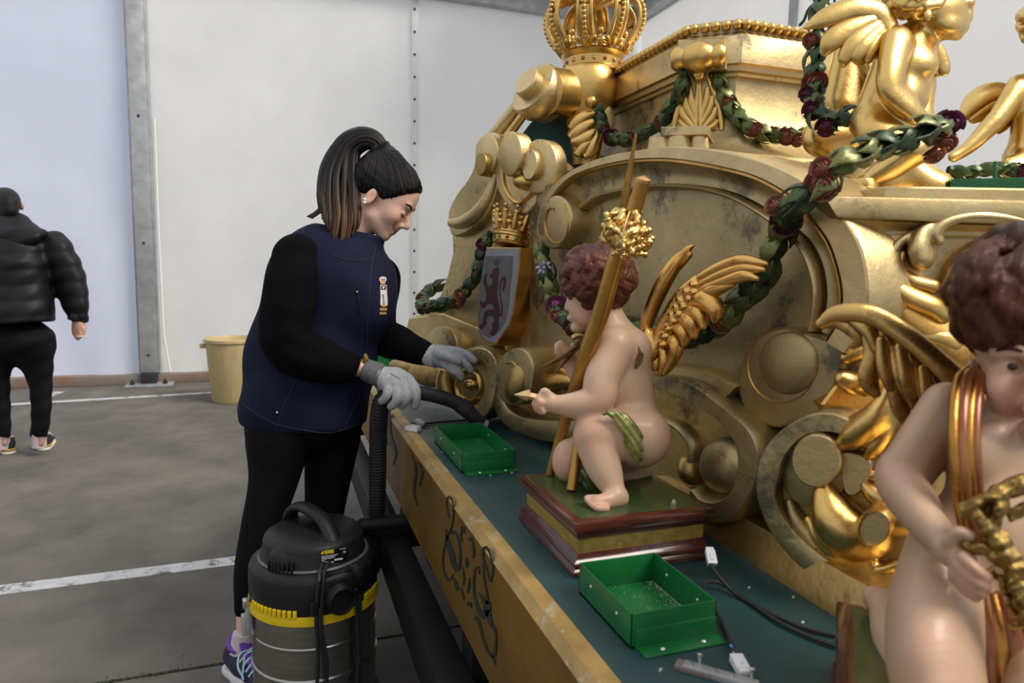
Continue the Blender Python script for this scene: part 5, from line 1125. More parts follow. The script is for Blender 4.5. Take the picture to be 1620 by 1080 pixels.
part('wrist_band', W.tube([(577, 560, -78, 2), (579, 566, -80, 4), (577, 572, -78, 4), (574, 576, -74, 3)], 8), mat('amber_band', (.22, .12, .03), .35), wm, 'brown bracelet tag at the wrist')
gf = chain([(676, 562, -46, 14), (694, 563, -52, 18), (708, 566, -55, 17)], 5, .9)+fing([(706, 554, -54, 8.0), (724, 556, -60, 7.4), (740, 562, -64, 6.9), (750, 570, -65, 5.9)])+fing([(710, 562, -60, 7.6), (726, 569, -68, 6.9), (738, 577, -70, 6.4), (744, 585, -68, 5.5)])+fing([(706, 570, -64, 7.1), (720, 578, -72, 6.7), (727, 589, -74, 6.2), (730, 597, -72, 5.2)])+fing([(700, 574, -64, 6.7), (711, 582, -72, 6.0), (719, 588, -74, 5.7), (724, 592, -73, 4.9)])+fing([(692, 560, -66, 8.0), (706, 563, -78, 7.6), (718, 568, -82, 6.6), (726, 572, -82, 5.5)])
v, q, r_ = W.body(gf, 1.5, None, 0)
pf_ = np.array(v); g2 = part('glove', (v, q), m_gpalm, wm, 'grey coated work glove held open', fix=False, sharp=None)
part('glove_cuff', W.tube([(672, 560, -44, 15.5), (680, 562, -48, 16.5), (690, 563, -51, 18.5)], 18, 16), m_glove, g2)
# running shoes
m_shoe = mat('navy_mesh', (.018, .014, .055), .7, var=.25, vscale=60, bump=.3, bscale=300); m_purp = mat('purple_lining', (.16, .045, .36), .7); m_sole = mat('white_sole', (.62, .60, .62), .6, var=.1); m_lace = mat('pale_blue_lace', (.50, .72, .78), .7); m_sock = mat('pale_sock', (.50, .44, .44), .9)
def shoe(ank, d, par, up_m, lin_m, sol_m, lac_m, ht=.105, L0=.065, L1=.165, lab=None, sole2=None):
    d = unit(A(d[0], d[1], 0)); s = A(-d[1], d[0], 0); z = A(0, 0, 1); c0 = A(ank[0], ank[1], 0)
    Lc = lambda a, b, h: c0+d*a+s*b+z*h
    up_ = [cone(Lc(-L0+.028, 0, .05), .034, Lc(.02, 0, .055), .038, .02), cone(Lc(.02, 0, .055), .038, Lc(L1-.05, 0, .036), .034, .02), cone(Lc(L1-.05, .012, .034), .032, Lc(L1-.028, -.006, .032), .026, .02), cone(Lc(-.025, 0, .07), .036, Lc(-.005, 0, ht), .036, .015), cone(Lc(0, 0, ht-.01), .027, Lc(.0, 0, ht+.06), .027, .004, 1, True), half(Lc(0, 0, ht), unit(z+d*.25), .003), half(Lc(0, 0, .016), -z, .004)]
    u = sdf([(*q[:5], q[5], *q[6:]) if q[0] == 'c' else q for q in up_], .0042); o = part('shoe', u, up_m, par, lab, fix=False, sharp=None)
    so_ = [cone(Lc(-L0+.03, 0, .012), .040, Lc(.03, 0, .012), .038, .02), cone(Lc(.03, 0, .012), .038, Lc(L1-.045, 0, .012), .041, .02), half(Lc(0, 0, .028), unit(z-d*.08), .004), half(Lc(0, 0, .0015), -z, .003)]
    part('sole', sdf(so_, .0042), sol_m, o, 'pale rubber sole', fix=False, sharp=None)
    if sole2: part('heel_wedge', sdf([cone(Lc(-L0+.028, 0, .02), .043, Lc(.0, 0, .02), .041, .01), half(Lc(0, 0, .037), z, .003), half(Lc(0, 0, .024), -z, .003)], .0042), sole2, o, fix=False, sharp=None)
    part('collar', tube([Lc(-.034*math.cos(a)-.004, .030*math.sin(a), ht-.002+.012*math.cos(a)) for a in np.linspace(0, 2*PI, 24)], .009, 8), lin_m, o)
    part('tongue', tube(cat([Lc(.028, 0, ht+.018), Lc(.045, 0, .098), Lc(.075, 0, .082), Lc(.10, 0, .072)], 12), .020, 10, True, .35, z+d*.6), lin_m, o)
    for i in range(5):
        a = .050+i*.017; h = .098-i*.008; part('lace', tube(cat([Lc(a, -.030, h-.018), Lc(a+.004, -.014, h+.0), Lc(a+.006, .0, h+.004), Lc(a+.004, .014, h), Lc(a, .030, h-.018)], 14), .0034, 6), lac_m, o)
    if lab: 
        for sg in (1, -1): part('lace', tube(cat([Lc(.048, 0, .104), Lc(.055, sg*.03, .108), Lc(.075, sg*.048, .085), Lc(.10, sg*.045, .060), Lc(.085, sg*.040, .052), Lc(.06, sg*.02, .095)], 24), .003, 6), lac_m, o)
    return o
an = W.w([(386, 1000, -35)])[0]; shoe((an[0]-.01, an[1]-.0), (.50, -.86), wm, m_shoe, m_purp, m_sole, m_lace, lab='navy and purple running shoe with pale blue laces')
part('sock', W.tube([(386, 1000, -35, 16), (385, 1014, -34, 18), (384, 1030, -34, 20)], 16), m_sock, wm)
an2 = W.w([(498, 960, 50)])[0]; shoe((an2[0], an2[1]), (.75, -.66), wm, m_shoe, m_purp, m_sole, m_lace)
part('sock', W.tube([(498, 950, 50, 16), (497, 975, 50, 18)], 14), m_sock, wm)
# ================================================================== man in the background
N_ = Fig(4.30)
m_jack = mat('black_puffer', (.0065, .0065, .008), .55, var=.25, vscale=6, bump=.12, bscale=14, spec=.25)
m_trou = mat('black_trousers', (.005, .005, .006), .85, var=.2, bump=.1, bscale=30, spec=.15)
gm_ = atz(40, 720, 0)
mn = thing('person', 'man seen from behind in a black hooded puffer jacket, holding a cigarette', 'person', gm_)
m_sk2 = mat('man_skin', (.50, .27, .20), .5, var=.08, vscale=20)
ma = [(90, 400, 0, 20), (112, 445, 8, 18), (122, 488, 4, 14), (123, 505, 0, 8.5)]
hand_p = chain([(122, 500, 0, 8.5), (123, 512, -1, 9.5), (122, 519, -1, 8.5)], 4)+chain([(127, 514, -3, 4), (133, 522, -4, 3.6), (132, 531, -4, 2.8)], 2)+chain([(123, 519, -4, 4), (127, 530, -5, 3.5), (124, 537, -5, 2.8)], 2)+chain([(119, 519, -3, 3.8), (121, 530, -4, 3.2), (120, 536, -4, 2.6)], 2)+chain([(116, 517, -2, 3.5), (116, 526, -3, 3), (117, 531, -3, 2.4)], 2)+chain([(127, 508, 2, 4), (134, 514, 2, 3.4), (135, 521, 1, 2.8)], 2)
body_p = [eli((6, 327, 4), (24, 28, 28), 6), cone((-12, 335, 6), 12, (-14, 345, 4), 9, 8), cone((8, 340, 0), 15, (10, 372, 2), 18, 8), cone((5, 400, 4), 50, (10, 470, 4), 50, 20, 1.3), eli((35, 326, 2), (3.5, 8, 5), 2), eli((-22, 326, 8), (3.5, 8, 5), 2)]+chain(ma, 8)+hand_p
body_p += chain([(52, 540, 0, 30), (62, 600, 0, 18), (64, 655, -3, 13), (62, 700, 0, 9)], 10)+chain([(-12, 540, 4, 30), (-4, 600, 4, 18), (2, 655, 2, 13), (4, 700, 4, 9)], 10)+chain([(-80, 400, 0, 20), (-98, 450, 8, 18), (-108, 505, 0, 9)], 8)
v, q, _ = N_.body(body_p, 2.0); part('body', (v, q), m_sk2, mn, fix=False, sharp=None)
rng = np.random.RandomState(5)
hp_ = [eli((6, 321, 1), (27.5, 25, 31), 5), eli((8, 334, -10), (22, 17, 20), 5), half((0, 351, 0), (0, 1, 0), 2), half((-20, 330, 0), (-.8, .5, .2), 3)]
v, q, _ = N_.body(hp_, 2.0, lambda x, y, z: .6*np.sin(.9*x+.4*y)*np.sin(.7*y-.5*z)); part('hair', (v, q), m_hair, mn, fix=False, sharp=None)
def quilt(x, y, z): return -1.7*np.abs(np.sin((y+.06*x-4)*PI/25.))+.9+.5*np.sin(.13*x+.2*y)
v, q, _ = N_.body([cone((2, 410, 4), 78, (4, 500, 4), 79, 20, 1.25), cone((4, 500, 4), 79, (4, 560, 4), 78, 20, 1.25), cone((10, 378, 2), 34, (5, 410, 2), 60, 20), half((0, 535, 4), (-.02, 1, -.12), 4)]+chain([(84, 396, 2, 31), (106, 437, 8, 29), (120, 482, 5, 21), (123, 505, 2, 14)], 10)+chain([(-76, 396, 2, 31), (-98, 450, 8, 29), (-110, 505, 2, 16)], 10)+[half((122, 505, 0), (.06, 1, 0), 2)], 2.4, quilt)
jk = part('jacket', (v, q), m_jack, mn, 'black quilted puffer jacket', fix=False, sharp=None)
v, q, _ = N_.body([eli((14, 370, -22), (62, 17, 26), 12), eli((18, 378, -36), (46, 20, 16), 12)], 2.4, lambda x, y, z: .8*np.sin(.1*x+.25*y)); part('hood', (v, q), m_jack, jk, fix=False, sharp=None)
part('cuff', N_.tube([(123, 498, 1, 14), (124, 504, 0, 14.5), (123.5, 507, 0, 13)], 18), m_jack, jk)
v, q, _ = N_.body([eli((22, 540, 3), (66, 34, 52), 14)]+chain([(50, 545, 0, 37), (63, 598, 0, 21), (65, 650, -3, 16.5), (62, 684, 0, 14.5), (61, 690, 0, 14)], 12)+chain([(-14, 545, 4, 37), (-4, 598, 4, 21), (1, 650, 2, 16.5), (4, 690, 4, 14)], 12)+[half((60, 692, 0), (0, 1, 0), 2)], 2.2, lambda x, y, z: .7*np.sin(.22*y+.1*x)); part('trousers', (v, q), m_trou, mn, fix=False, sharp=None)
m_och = mat('ochre_rubber', (.42, .20, .02), .6); m_bsh = mat('black_knit', (.012, .012, .014), .8, var=.3, bump=.2, bscale=200); m_osole = mat('off_white_sole', (.66, .63, .56), .6)
a1 = atz(58, 716, 0); a2 = atz(4, 722, 0)
shoe((a1[0]+.02, a1[1]+.10), (-.10, .99), mn, m_bsh, m_sock, m_osole, m_sock, ht=.10, sole2=m_och); shoe((a2[0]+.0, a2[1]+.10), (-.35, .93), mn, m_bsh, m_sock, m_osole, m_sock, ht=.10, sole2=m_och)
for (x, y, dz) in ((62, 692, -2), (4, 694, 2)): part('sock', N_.tube([(x, y-6, dz, 10), (x, y+14, dz+4, 10.5)], 12), m_sock, mn)
cg = thing('cigarette', 'thin cigarette between the fingers of the man in the puffer jacket', 'cigarette', N_.w([(131, 532, -8)])[0])
part('paper', N_.tube([(124, 532, -9, 1.0), (137, 532, -7, 1.0)], 8, 4), m_white, cg); part('filter', N_.tube([(120, 532, -10, 1.02), (124, 532, -9, 1.02)], 8, 4), m_och, cg)
# ================================================================== gilded cherubs on the ledge
def curls(c, r, n, rr, seed, keep=None, k=1.5, down=(0, 1, 0), ln=3.2):
    """comma-shaped carved locks laid over an ellipsoid"""
    rng = np.random.RandomState(seed); out = []; c = A(*c); r = A(*r)
    for i in range(n):
        t = (i+.5)/n; ph = math.acos(1-2*t); a = i*2.39996; d = A(math.sin(ph)*math.cos(a), math.cos(ph)*-1, math.sin(ph)*math.sin(a))
        p = c+r*d*rng.uniform(.93, 1.0)
        if keep is not None and not keep(p): continue
        s = rng.uniform(*rr); nn = unit(d/r); tn = A(*down)+rng.normal(size=3)*.7; tn = unit(tn-nn*(tn @ nn)); cu = rng.choice([-1, 1])*rng.uniform(.45, .85); pts = []
        for j in range(6):
            pts.append((*p, s*(.45, .85, 1, .85, .62, .3)[j])); nn = unit((p-c)/r**2); bt = np.cross(nn, tn); tn = unit(tn*math.cos(cu)+bt*math.sin(cu)); tn = unit(tn-nn*(tn @ nn))
            p = p+tn*s*ln*.33; e = (p-c)/r; p = c+r*e/np.linalg.norm(e)*(.98+.01*j)
        out += [('s', np.array(pts), k, 1.0)]
    return out
def gfig(o, nm, F_, prims, m, h=2.2, noise=None, label=None):
    v, q, r_ = F_.body(prims, h, noise, 0 if nm in ('hair', 'posy', 'branch', 'feather', 'drapery') else 1); return part(nm, (v, q), m, o, label, fix=False, sharp=None)
def swirl(x, y, z): return .5*np.sin(.32*x+.22*y)*np.sin(.25*y-.3*z+.12*x)
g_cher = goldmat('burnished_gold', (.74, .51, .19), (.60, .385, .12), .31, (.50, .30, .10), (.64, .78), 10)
G1 = Fig(1.22); d1 = S(1359, 306, 1.19)
c1 = thing('gold_cherub', 'large gilded cherub in profile sitting on the ledge beside the big garland', 'statue', G1.w([(1425, 312, 0)])[0])
gfig(c1, 'body', G1, [eli((1492, 6, 2), (48, 52, 45), 8), eli((1502, 34, -2), (32, 29, 31), 10), eli((1513, 54, 0), (11, 10, 12), 6), eli((1500, 36, -26), (18, 16, 12), 9), cone((1533, 8, 0), 5, (1535, 27, 0), 5.5, 5), eli((1535, 29, -5), (4, 3.5, 4), 3), eli((1527, 41, 0), (6, 4, 8), 4), eli((1525, 48, 0), (6, 4, 7), 4), eli((1536, 2, -8), (8, 6, 20), 6), eli((1533, 14, -18), (8, 6, 8), 4, None, True),
    eli((1526, 14, -17), (7, 6, 8), 2), eli((1468, 22, -42), (8, 12, 5), 3),
    cone((1472, 40, 4), 25, (1448, 66, 5), 30, 12), cone((1434, 92, 5), 49, (1405, 170, 5), 49, 20), eli((1458, 98, -28), (26, 24, 20), 14), eli((1462, 100, 30), (24, 24, 20), 14), eli((1430, 150, -12), (40, 36, 42), 18), eli((1388, 195, 5), (46, 36, 50), 16)]
    +chain([(1420, 66, -44, 27), (1411, 112, -58, 25), (1412, 144, -60, 24), (1438, 172, -55, 20), (1458, 190, -52, 14), (1476, 200, -52, 13)], 8)
    +chain([(1452, 82, 52, 24), (1462, 130, 70, 20), (1462, 180, 50, 16), (1478, 205, 10, 13)], 8)
    +chain([(1392, 206, -25, 40), (1450, 232, -52, 27)], 12)+chain([(1448, 236, -52, 24), (1410, 262, -46, 22), (1378, 282, -40, 14), (1370, 288, -40, 14), (1350, 293, -42, 11)], 8)
    +chain([(1395, 215, 30, 38), (1442, 256, 10, 25)], 12)+chain([(1442, 262, 5, 24), (1470, 284, 0, 22), (1490, 292, -2, 20)], 10)+[eli((1420, 285, 25), (60, 26, 40), 14), half((1420, 309, 0), (0, 1, 0), 2)], g_cher)
gfig(c1, 'hair', G1, [eli((1470, -14, 2), (62, 44, 50), 6)]+curls((1462, -8, 2), (60, 40, 48), 70, (8, 12), 3, lambda p: p[0] < 1505 or p[1] < -22), g_cher, 2.2, swirl)
def wing(o, F_, lobes, m, nm='feather', zs=1.8, noise=None):
    for L in lobes: gfig(o, nm, F_, chain([(x, y, z, r*1.25) for x, y, z, r in L], 1.5, zs), m, 1.7, noise)
w1 = thing('wing', None, None, G1.w([(1400, 60, -20)])[0]); w1.parent = c1; w1.location = G1.w([(1400, 60, -20)])[0]-root_loc(c1)
wing(w1, G1, [[(1404, 40, -30, 14), (1390, 18, -34, 13), (1352, 13, -36, 14), (1312, 26, -36, 13), (1275, 43, -34, 4)], [(1380, 30, -38, 8), (1345, 45, -40, 13), (1318, 62, -40, 14), (1304, 82, -38, 6)], [(1388, 40, -40, 8), (1356, 64, -44, 12), (1338, 88, -42, 10), (1334, 101, -40, 5)], [(1392, 46, -42, 8), (1368, 72, -46, 11), (1356, 90, -44, 9), (1364, 99, -42, 4)], [(1396, 52, -42, 7), (1380, 75, -46, 9), (1374, 94, -44, 6)], [(1402, 58, -40, 6), (1392, 72, -42, 8), (1386, 88, -40, 5)]], g_cher)
wing(c1, G1, [[(1466, 62, 50, 8), (1484, 84, 60, 11), (1494, 108, 62, 8), (1492, 116, 62, 4)], [(1478, 70, 58, 6), (1490, 95, 66, 9), (1485, 116, 66, 5)]], g_cher)
part('stand_disc', lathe([(0, 0), (.036, 0), (.037, .003), (.036, .008), (.030, .010), (.029, .016), (.026, .024), (0, .024)], S(1359, 307, 1.18), n=32), g_bright, c1)
G3 = Fig(1.44)
c3 = thing('gold_cherub', 'gilded cherub mostly hidden behind the hanging dark garland, knee forward', 'statue', G3.w([(1330, 270, 0)])[0])
gfig(c3, 'body', G3, [cone((1352, 80, 5), 32, (1336, 160, 0), 38, 16), eli((1336, 205, 5), (44, 40, 42), 14), eli((1362, 40, 5), (30, 34, 30), 10)]+chain([(1374, 96, -20, 16), (1386, 140, -25, 14), (1370, 175, -30, 12), (1352, 190, -34, 10)], 8)+chain([(1340, 215, -15, 36), (1296, 218, -30, 27)], 12)+chain([(1296, 222, -30, 25), (1318, 238, -24, 24), (1345, 262, -10, 22)], 10)+[eli((1335, 258, 5), (46, 24, 40), 12), half((1335, 273, 0), (0, 1, 0), 2)], g_cher)
wing(c3, G3, [[(1330, 110, 20, 8), (1352, 118, 10, 10), (1368, 105, 6, 5)]], g_cher)
G2 = Fig(1.62)
c2 = thing('gold_cherub', 'gilded cherub cut off by the right edge, reaching its arm to the left', 'statue', G2.w([(1645, 284, 0)])[0])
gfig(c2, 'body', G2, [eli((1668, 50, 0), (48, 52, 46), 8), eli((1655, 75, -10), (30, 28, 30), 8), cone((1665, 95, 2), 22, (1655, 125, 4), 26, 10), cone((1652, 150, 4), 46, (1640, 220, 4), 44, 18), eli((1642, 252, 4), (58, 34, 50), 14)]+chain([(1614, 140, -12, 23), (1580, 186, -28, 17), (1572, 194, -30, 16), (1540, 226, -36, 12), (1524, 239, -38, 10), (1508, 248, -40, 9)], 7)+chain([(1640, 262, -30, 30), (1600, 266, -50, 20)], 10)+chain([(1690, 140, 10, 22), (1715, 200, 0, 18)], 8)+[eli((1642, 310, 4), (60, 50, 50), 14), half((1640, 346, 0), (0, 1, 0), 2)], g_cher)
gfig(c2, 'hair', G2, [eli((1668, 38, 2), (50, 44, 48), 6)]+curls((1668, 42, 2), (54, 48, 50), 50, (8, 12), 5, lambda p: p[1] < 60 or p[0] > 1650), g_cher, 2.4, swirl)
wing(c2, G2, [[(1606, 150, 6, 10), (1575, 148, 12, 15), (1544, 162, 12, 15), (1518, 190, 8, 5)], [(1600, 162, 8, 10), (1566, 170, 14, 15), (1540, 186, 12, 8)], [(1604, 172, 10, 10), (1586, 190, 16, 13), (1580, 205, 14, 6)]], g_cher)
# green tray on the ledge
tl = thing('metal_tray', 'dark green metal tray with an upright rod on the gilded ledge at the right edge', 'tray', S(1590, 309, 1.22))
hd_ = unit((rt-fw*.45)*A(1, 1, 0)); hn_ = A(-hd_[1], hd_[0], 0); tcn = S(1600, 306, 1.20)
for s_, L_ in ((-1, 0), (1, 0)): part('side_wall', obox(tcn+hn_*s_*.05+A(0, 0, .009), hd_, hn_, A(0, 0, 1), .10, .0015, .013, .0005), m_green, tl)
for s_ in (-1, 1): part('end_wall', obox(tcn+hd_*s_*.0985+A(0, 0, .009), hd_, hn_, A(0, 0, 1), .0015, .05, .013, .0005), m_green, tl)
part('base_plate', obox(tcn+A(0, 0, -.003), hd_, hn_, A(0, 0, 1), .10, .05, .0015), m_green, tl)
part('rod', tube([S(1574, 297, 1.19), S(1574, 256, 1.19)], .0035, 10), m_green, tl)

# ================================================================== painted cherub on its pedestal
m_mah = mat('mahogany_varnish', (.085, .020, .012), .22, col2=(.035, .010, .007), vscale=18, stretch=(1, 1, 3), coat=.4, wear=(.20, .07, .03), wscale=14, wpos=(.66, .76))
m_brass = mat('gold_paper_band', (.50, .36, .10), .42, .8, var=.25, vscale=40, bump=.25, bscale=300)
m_gtop = mat('olive_green_top', (.040, .066, .020), .34, var=.15, vscale=12, coat=.2)
def pedestal(o, poly, z0=DZ):
    k = A(*[np.mean([p[i] for p in poly]) for i in (0, 1)]); ins = lambda s: [tuple(A(*p)+unit(k-A(*p))*s*1.414) for p in poly]
    P_0 = ins(.012)
    part('base_moulding', plansweep(P_0, [(-.02, z0), (.010, z0), (.012, z0+.003), (.012, z0+.009), (.008, z0+.012), (.007, z0+.014), (.010, z0+.017), (.010, z0+.022), (.005, z0+.026), (.003, z0+.031), (.001, z0+.036), (-.02, z0+.036)]), m_mah, o, 'mahogany base moulding')
    part('frieze', plansweep(P_0, [(-.02, z0+.034), (0, z0+.034), (0, z0+.062), (-.02, z0+.062)]), m_brass, o, 'gold frieze band', sharp=20)
    part('top_moulding', plansweep(P_0, [(-.02, z0+.060), (.002, z0+.060), (.004, z0+.066), (.007, z0+.070), (.006, z0+.073), (.012, z0+.076), (.013, z0+.082), (.011, z0+.0885), (.006, z0+.091), (-.004, z0+.0905), (-.02, z0+.089)]), m_mah, o, 'mahogany top moulding')
    part('top_panel', plansweep(P_0, [(-.004, z0+.08), (-.004, z0+.0908), (-.03, z0+.0908)]), m_gtop, o, 'olive green top')
K = Fig(1.25)
pu = thing('cherub_statue', 'painted crouching cherub with auburn curls and gold wings on a mahogany pedestal, seen from behind', 'statue', (.56, 1.07, DZ))
pedestal(pu, [(.432, .937), (.688, .937), (.688, 1.197), (.432, 1.197)])
part('bolt', lathe([(.006, 0), (.006, .004), (.004, .005), (.003, .009), (0, .009)], atz(1066, 798, .851), n=8), m_screw, pu)
m_psk = mat('painted_skin', (.62, .40, .29), .47, attr='Col', coat=.10, spec=.4, var=.06, vscale=14, rvar=.06)
m_aub = mat('auburn_hair_paint', (.125, .034, .018), .38, col2=(.045, .012, .009), vscale=22, c2pos=(.4, .65), coat=.04, spec=.25, bump=.35, bscale=150, stretch=(1, 1, .35))
PZ = (1.0)
kp = [eli((944, 452, 8), (43, 46, 42), 8), eli((926, 486, 14), (26, 34, 30), 10), eli((914, 518, 16), (12, 9, 12), 6), cone((902, 470, 14), 4.5, (897, 487, 14), 5, 4), eli((902, 503, 15), (6, 5, 8), 4), eli((930, 500, -6), (17, 16, 12), 8), eli((962, 482, -32), (7, 11, 5), 3),
      cone((958, 490, 6), 24, (970, 525, 4), 30, 12), cone((985, 560, 4), 44, (1000, 640, 2), 37, 20), eli((1002, 552, -18), (28, 30, 26), 16), eli((1000, 552, 30), (28, 30, 24), 16), eli((1006, 690, 2), (48, 50, 50), 16), eli((975, 610, 0), (34, 40, 38), 16)]
kp += chain([(975, 548, -36, 31), (952, 598, -50, 28), (946, 630, -54, 27), (920, 640, -52, 23), (882, 640, -46, 15), (870, 638, -44, 14)], 8)
kp += chain([(868, 632, -44, 13), (856, 636, -44, 12)], 5)+chain([(858, 626, -50, 7), (850, 631, -55, 6), (856, 637, -58, 5)], 3)+chain([(854, 634, -48, 7), (846, 638, -52, 6), (853, 643, -56, 5)], 3)+chain([(856, 641, -46, 7), (849, 645, -50, 6), (856, 648, -53, 5)], 3)+chain([(860, 646, -44, 6.5), (854, 650, -48, 5.4), (860, 652, -51, 4.6)], 3)+chain([(870, 628, -48, 7.5), (863, 619, -52, 6.5), (858, 619, -54, 5)], 3)
kp += chain([(958, 545, 38, 28), (930, 590, 46, 24), (915, 588, 44, 18), (902, 572, 38, 13), (896, 562, 34, 13)], 8)+chain([(896, 556, 30, 6), (890, 546, 26, 5), (887, 541, 24, 4)], 3)+chain([(891, 557, 28, 6), (884, 548, 24, 5), (881, 544, 22, 4)], 3)+chain([(888, 560, 28, 5.6), (882, 553, 22, 4.6), (880, 549, 20, 3.8)], 3)+chain([(890, 566, 28, 5), (883, 560, 24, 4.4), (880, 557, 22, 3.6)], 3)+chain([(902, 562, 24, 6.5), (908, 552, 16, 5.4), (906, 545, 14, 4.4)], 3)
kp += chain([(1016, 692, -22, 47), (944, 684, -48, 35)], 12)+chain([(938, 694, -52, 31), (955, 738, -60, 28), (969, 770, -70, 19), (975, 784, -76, 17)], 9)+chain([(980, 788, -76, 15), (960, 792, -88, 14), (944, 795, -96, 12)], 7)
for i, (x, y, r) in enumerate([(928, 789, 5), (930, 794, 5), (934, 799, 5), (939, 803, 5), (945, 806, 6)]): kp += chain([(x+14, y-2, -88+i*-4, r+.8), (x+1, y-2, -92-i*5, r), (x-1, y-1.5, -93-i*5, r-1)], 3)
kp += chain([(985, 705, 26, 42), (905, 722, 24, 30)], 12)+chain([(902, 736, 22, 27), (950, 746, 36, 24), (1000, 748, 48, 16)], 9)+chain([(1005, 750, 50, 12), (1026, 746, 55, 8)], 6)
v, q, R_ = K.body(kp, 2.2)
def kcol(R_, spots, base=(.60, .40, .27), pink=(.60, .27, .19)):
    c = np.tile(A(*base), (len(R_), 1))
    for x, y, z, s, a in spots: g = (a*np.exp(-((R_[:, 0]-x)**2+(R_[:, 1]-y)**2+(R_[:, 2]-z)**2)/(2*s*s)))[:, None]; c = c*(1-g)+A(*pink)*g
    return c
pb = part('body', (v, q), m_psk, pu, cols=kcol(R_, [(930, 500, -10, 14, .8), (935, 690, -75, 22, .45), (945, 640, -70, 20, .35), (850, 640, -55, 14, .5), (945, 800, -60, 18, .5), (1040, 700, -20, 26, .3), (900, 560, 25, 14, .5), (885, 735, 10, 20, .5), (945, 800, -100, 18, .5)]), fix=False, sharp=None)
sk1 = Skin(v, q)
hp1 = [eli((948, 434, 6), (49, 43, 46), 6), eli((958, 462, 0), (40, 30, 44), 8)]+curls((946, 438, 4), (53, 49, 50), 100, (9, 13.5), 11, lambda p: not (p[0] < 925 and p[1] > 455) and p[1] < 484, 1.5)
def hswirl(x, y, z): return .5*np.sin(.6*x+.35*y+.3*z+2*np.sin(.09*y+.08*x))+.25*np.sin(.8*y-.3*x)
v, q, _ = K.body(hp1, 1.6, hswirl, 0); part('hair', (v, q), m_aub, pu, 'carved auburn curls', fix=False, sharp=None)
part('wing_socket', sk1.patch([(1009, 546), (1014, 556), (1018, 560), (1016, 572), (1008, 582), (1003, 583), (1005, 568), (1009, 558)], .0012), mat('bare_wood', (.16, .085, .03), .7, var=.3, vscale=60), pb, 'worn brown patch', smooth=False)
g_wing = goldmat('wing_gold', (.80, .50, .16), (.62, .33, .09), .27, (.22, .10, .03), (.57, .70), 16)
wz = lambda x: -(x-1030)*.80+6
def wl(L): return [(x, y, wz(x), r) for x, y, r in L]
wn = thing('wing', None, None, K.w([(1030, 560, 0)])[0]); wn.parent = pu; wn.location = K.w([(1030, 560, 0)])[0]-root_loc(pu)
fn_ = None
wing(wn, K, [wl(L) for L in ([(1098, 446, 6), (1138, 424, 8), (1176, 412, 8), (1214, 417, 3)], [(1102, 454, 6), (1142, 435, 8), (1178, 424, 8), (1208, 426, 4)], [(1105, 462, 7), (1145, 446, 8), (1180, 435, 9), (1198, 440, 4)], [(1105, 470, 7), (1132, 458, 9), (1160, 450, 4)],
     [(1090, 478, 9), (1116, 474, 14), (1132, 488, 12), (1131, 506, 5)], [(1085, 490, 9), (1106, 494, 11), (1113, 516, 5)], [(1075, 500, 9), (1094, 508, 12), (1098, 530, 6)], [(1066, 512, 8), (1082, 524, 10), (1083, 543, 5)], [(1058, 530, 8), (1070, 545, 10), (1066, 566, 8), (1052, 588, 5)], [(1048, 548, 7), (1052, 570, 8), (1046, 590, 5)], [(1040, 555, 8), (1040, 575, 8), (1036, 582, 5)])], g_wing, noise=fn_)
gfig(wn, 'wing_ridge', K, chain([(1030, 562, 0, 12), (1045, 530, wz(1045), 12), (1060, 497, wz(1060), 12), (1080, 464, wz(1080), 11), (1102, 442, wz(1102), 8)], 4)+[eli((x, y, wz(x)-8), (10, 6.5, 7), 2.5) for x, y in ((1050, 545), (1054, 532), (1060, 520), (1068, 508), (1076, 497), (1084, 485), (1092, 473), (1100, 462), (1066, 500), (1074, 488), (1080, 476), (1090, 462), (1100, 450))]+[eli((1024, 540, 2), (15, 24, 14), 6), eli((1034, 552, 2), (14, 20, 14), 6)], g_wing, 1.8, lambda x, y, z: .7*np.sin(.7*x+.5*y)*np.sin(.5*y-.4*x))
gfig(pu, 'wing', K, chain([(1020, 530, 20, 10), (1024, 510, 16, 11), (1034, 480, 10, 13), (1050, 446, 0, 14), (1068, 418, -10, 12), (1078, 405, -14, 9)], 4)+chain([(1070, 418, -12, 7), (1086, 396, -20, 6.5), (1097, 388, -24, 3)], 2)+chain([(1076, 420, -12, 6), (1092, 402, -22, 5)], 2), g_wing, 1.8, None, 'far wing seen edge on')
m_drap = mat('green_gold_drapery', (.46, .44, .16), .3, .5, col2=(.12, .17, .05), vscale=30, c2pos=(.4, .62), bump=.2, bscale=90)
def dr(x, y, z): return 1.5*np.sin(.62*(.81*x-.58*y)+.6*np.sin(.08*y))
gfig(pu, 'drapery', K, chain([(956, 653, -86, 3), (976, 658, -84, 8), (994, 678, -78, 13), (1004, 704, -70, 13), (1011, 730, -58, 4)], 4, 1.5)+chain([(962, 652, -84, 3), (988, 660, -78, 6), (1008, 688, -70, 8), (1014, 722, -58, 3)], 3, 1.3), m_drap, 1.6, dr)
gfig(pu, 'drapery', K, chain([(928, 722, -30, 6), (930, 745, -28, 11), (936, 768, -24, 13), (948, 776, -20, 10)], 6)+chain([(950, 700, -15, 18), (942, 745, -8, 20), (940, 770, -6, 18)], 8), mat('dark_green_drapery', (.035, .07, .02), .35, .4, col2=(.12, .14, .04), vscale=30), 2.0, dr)
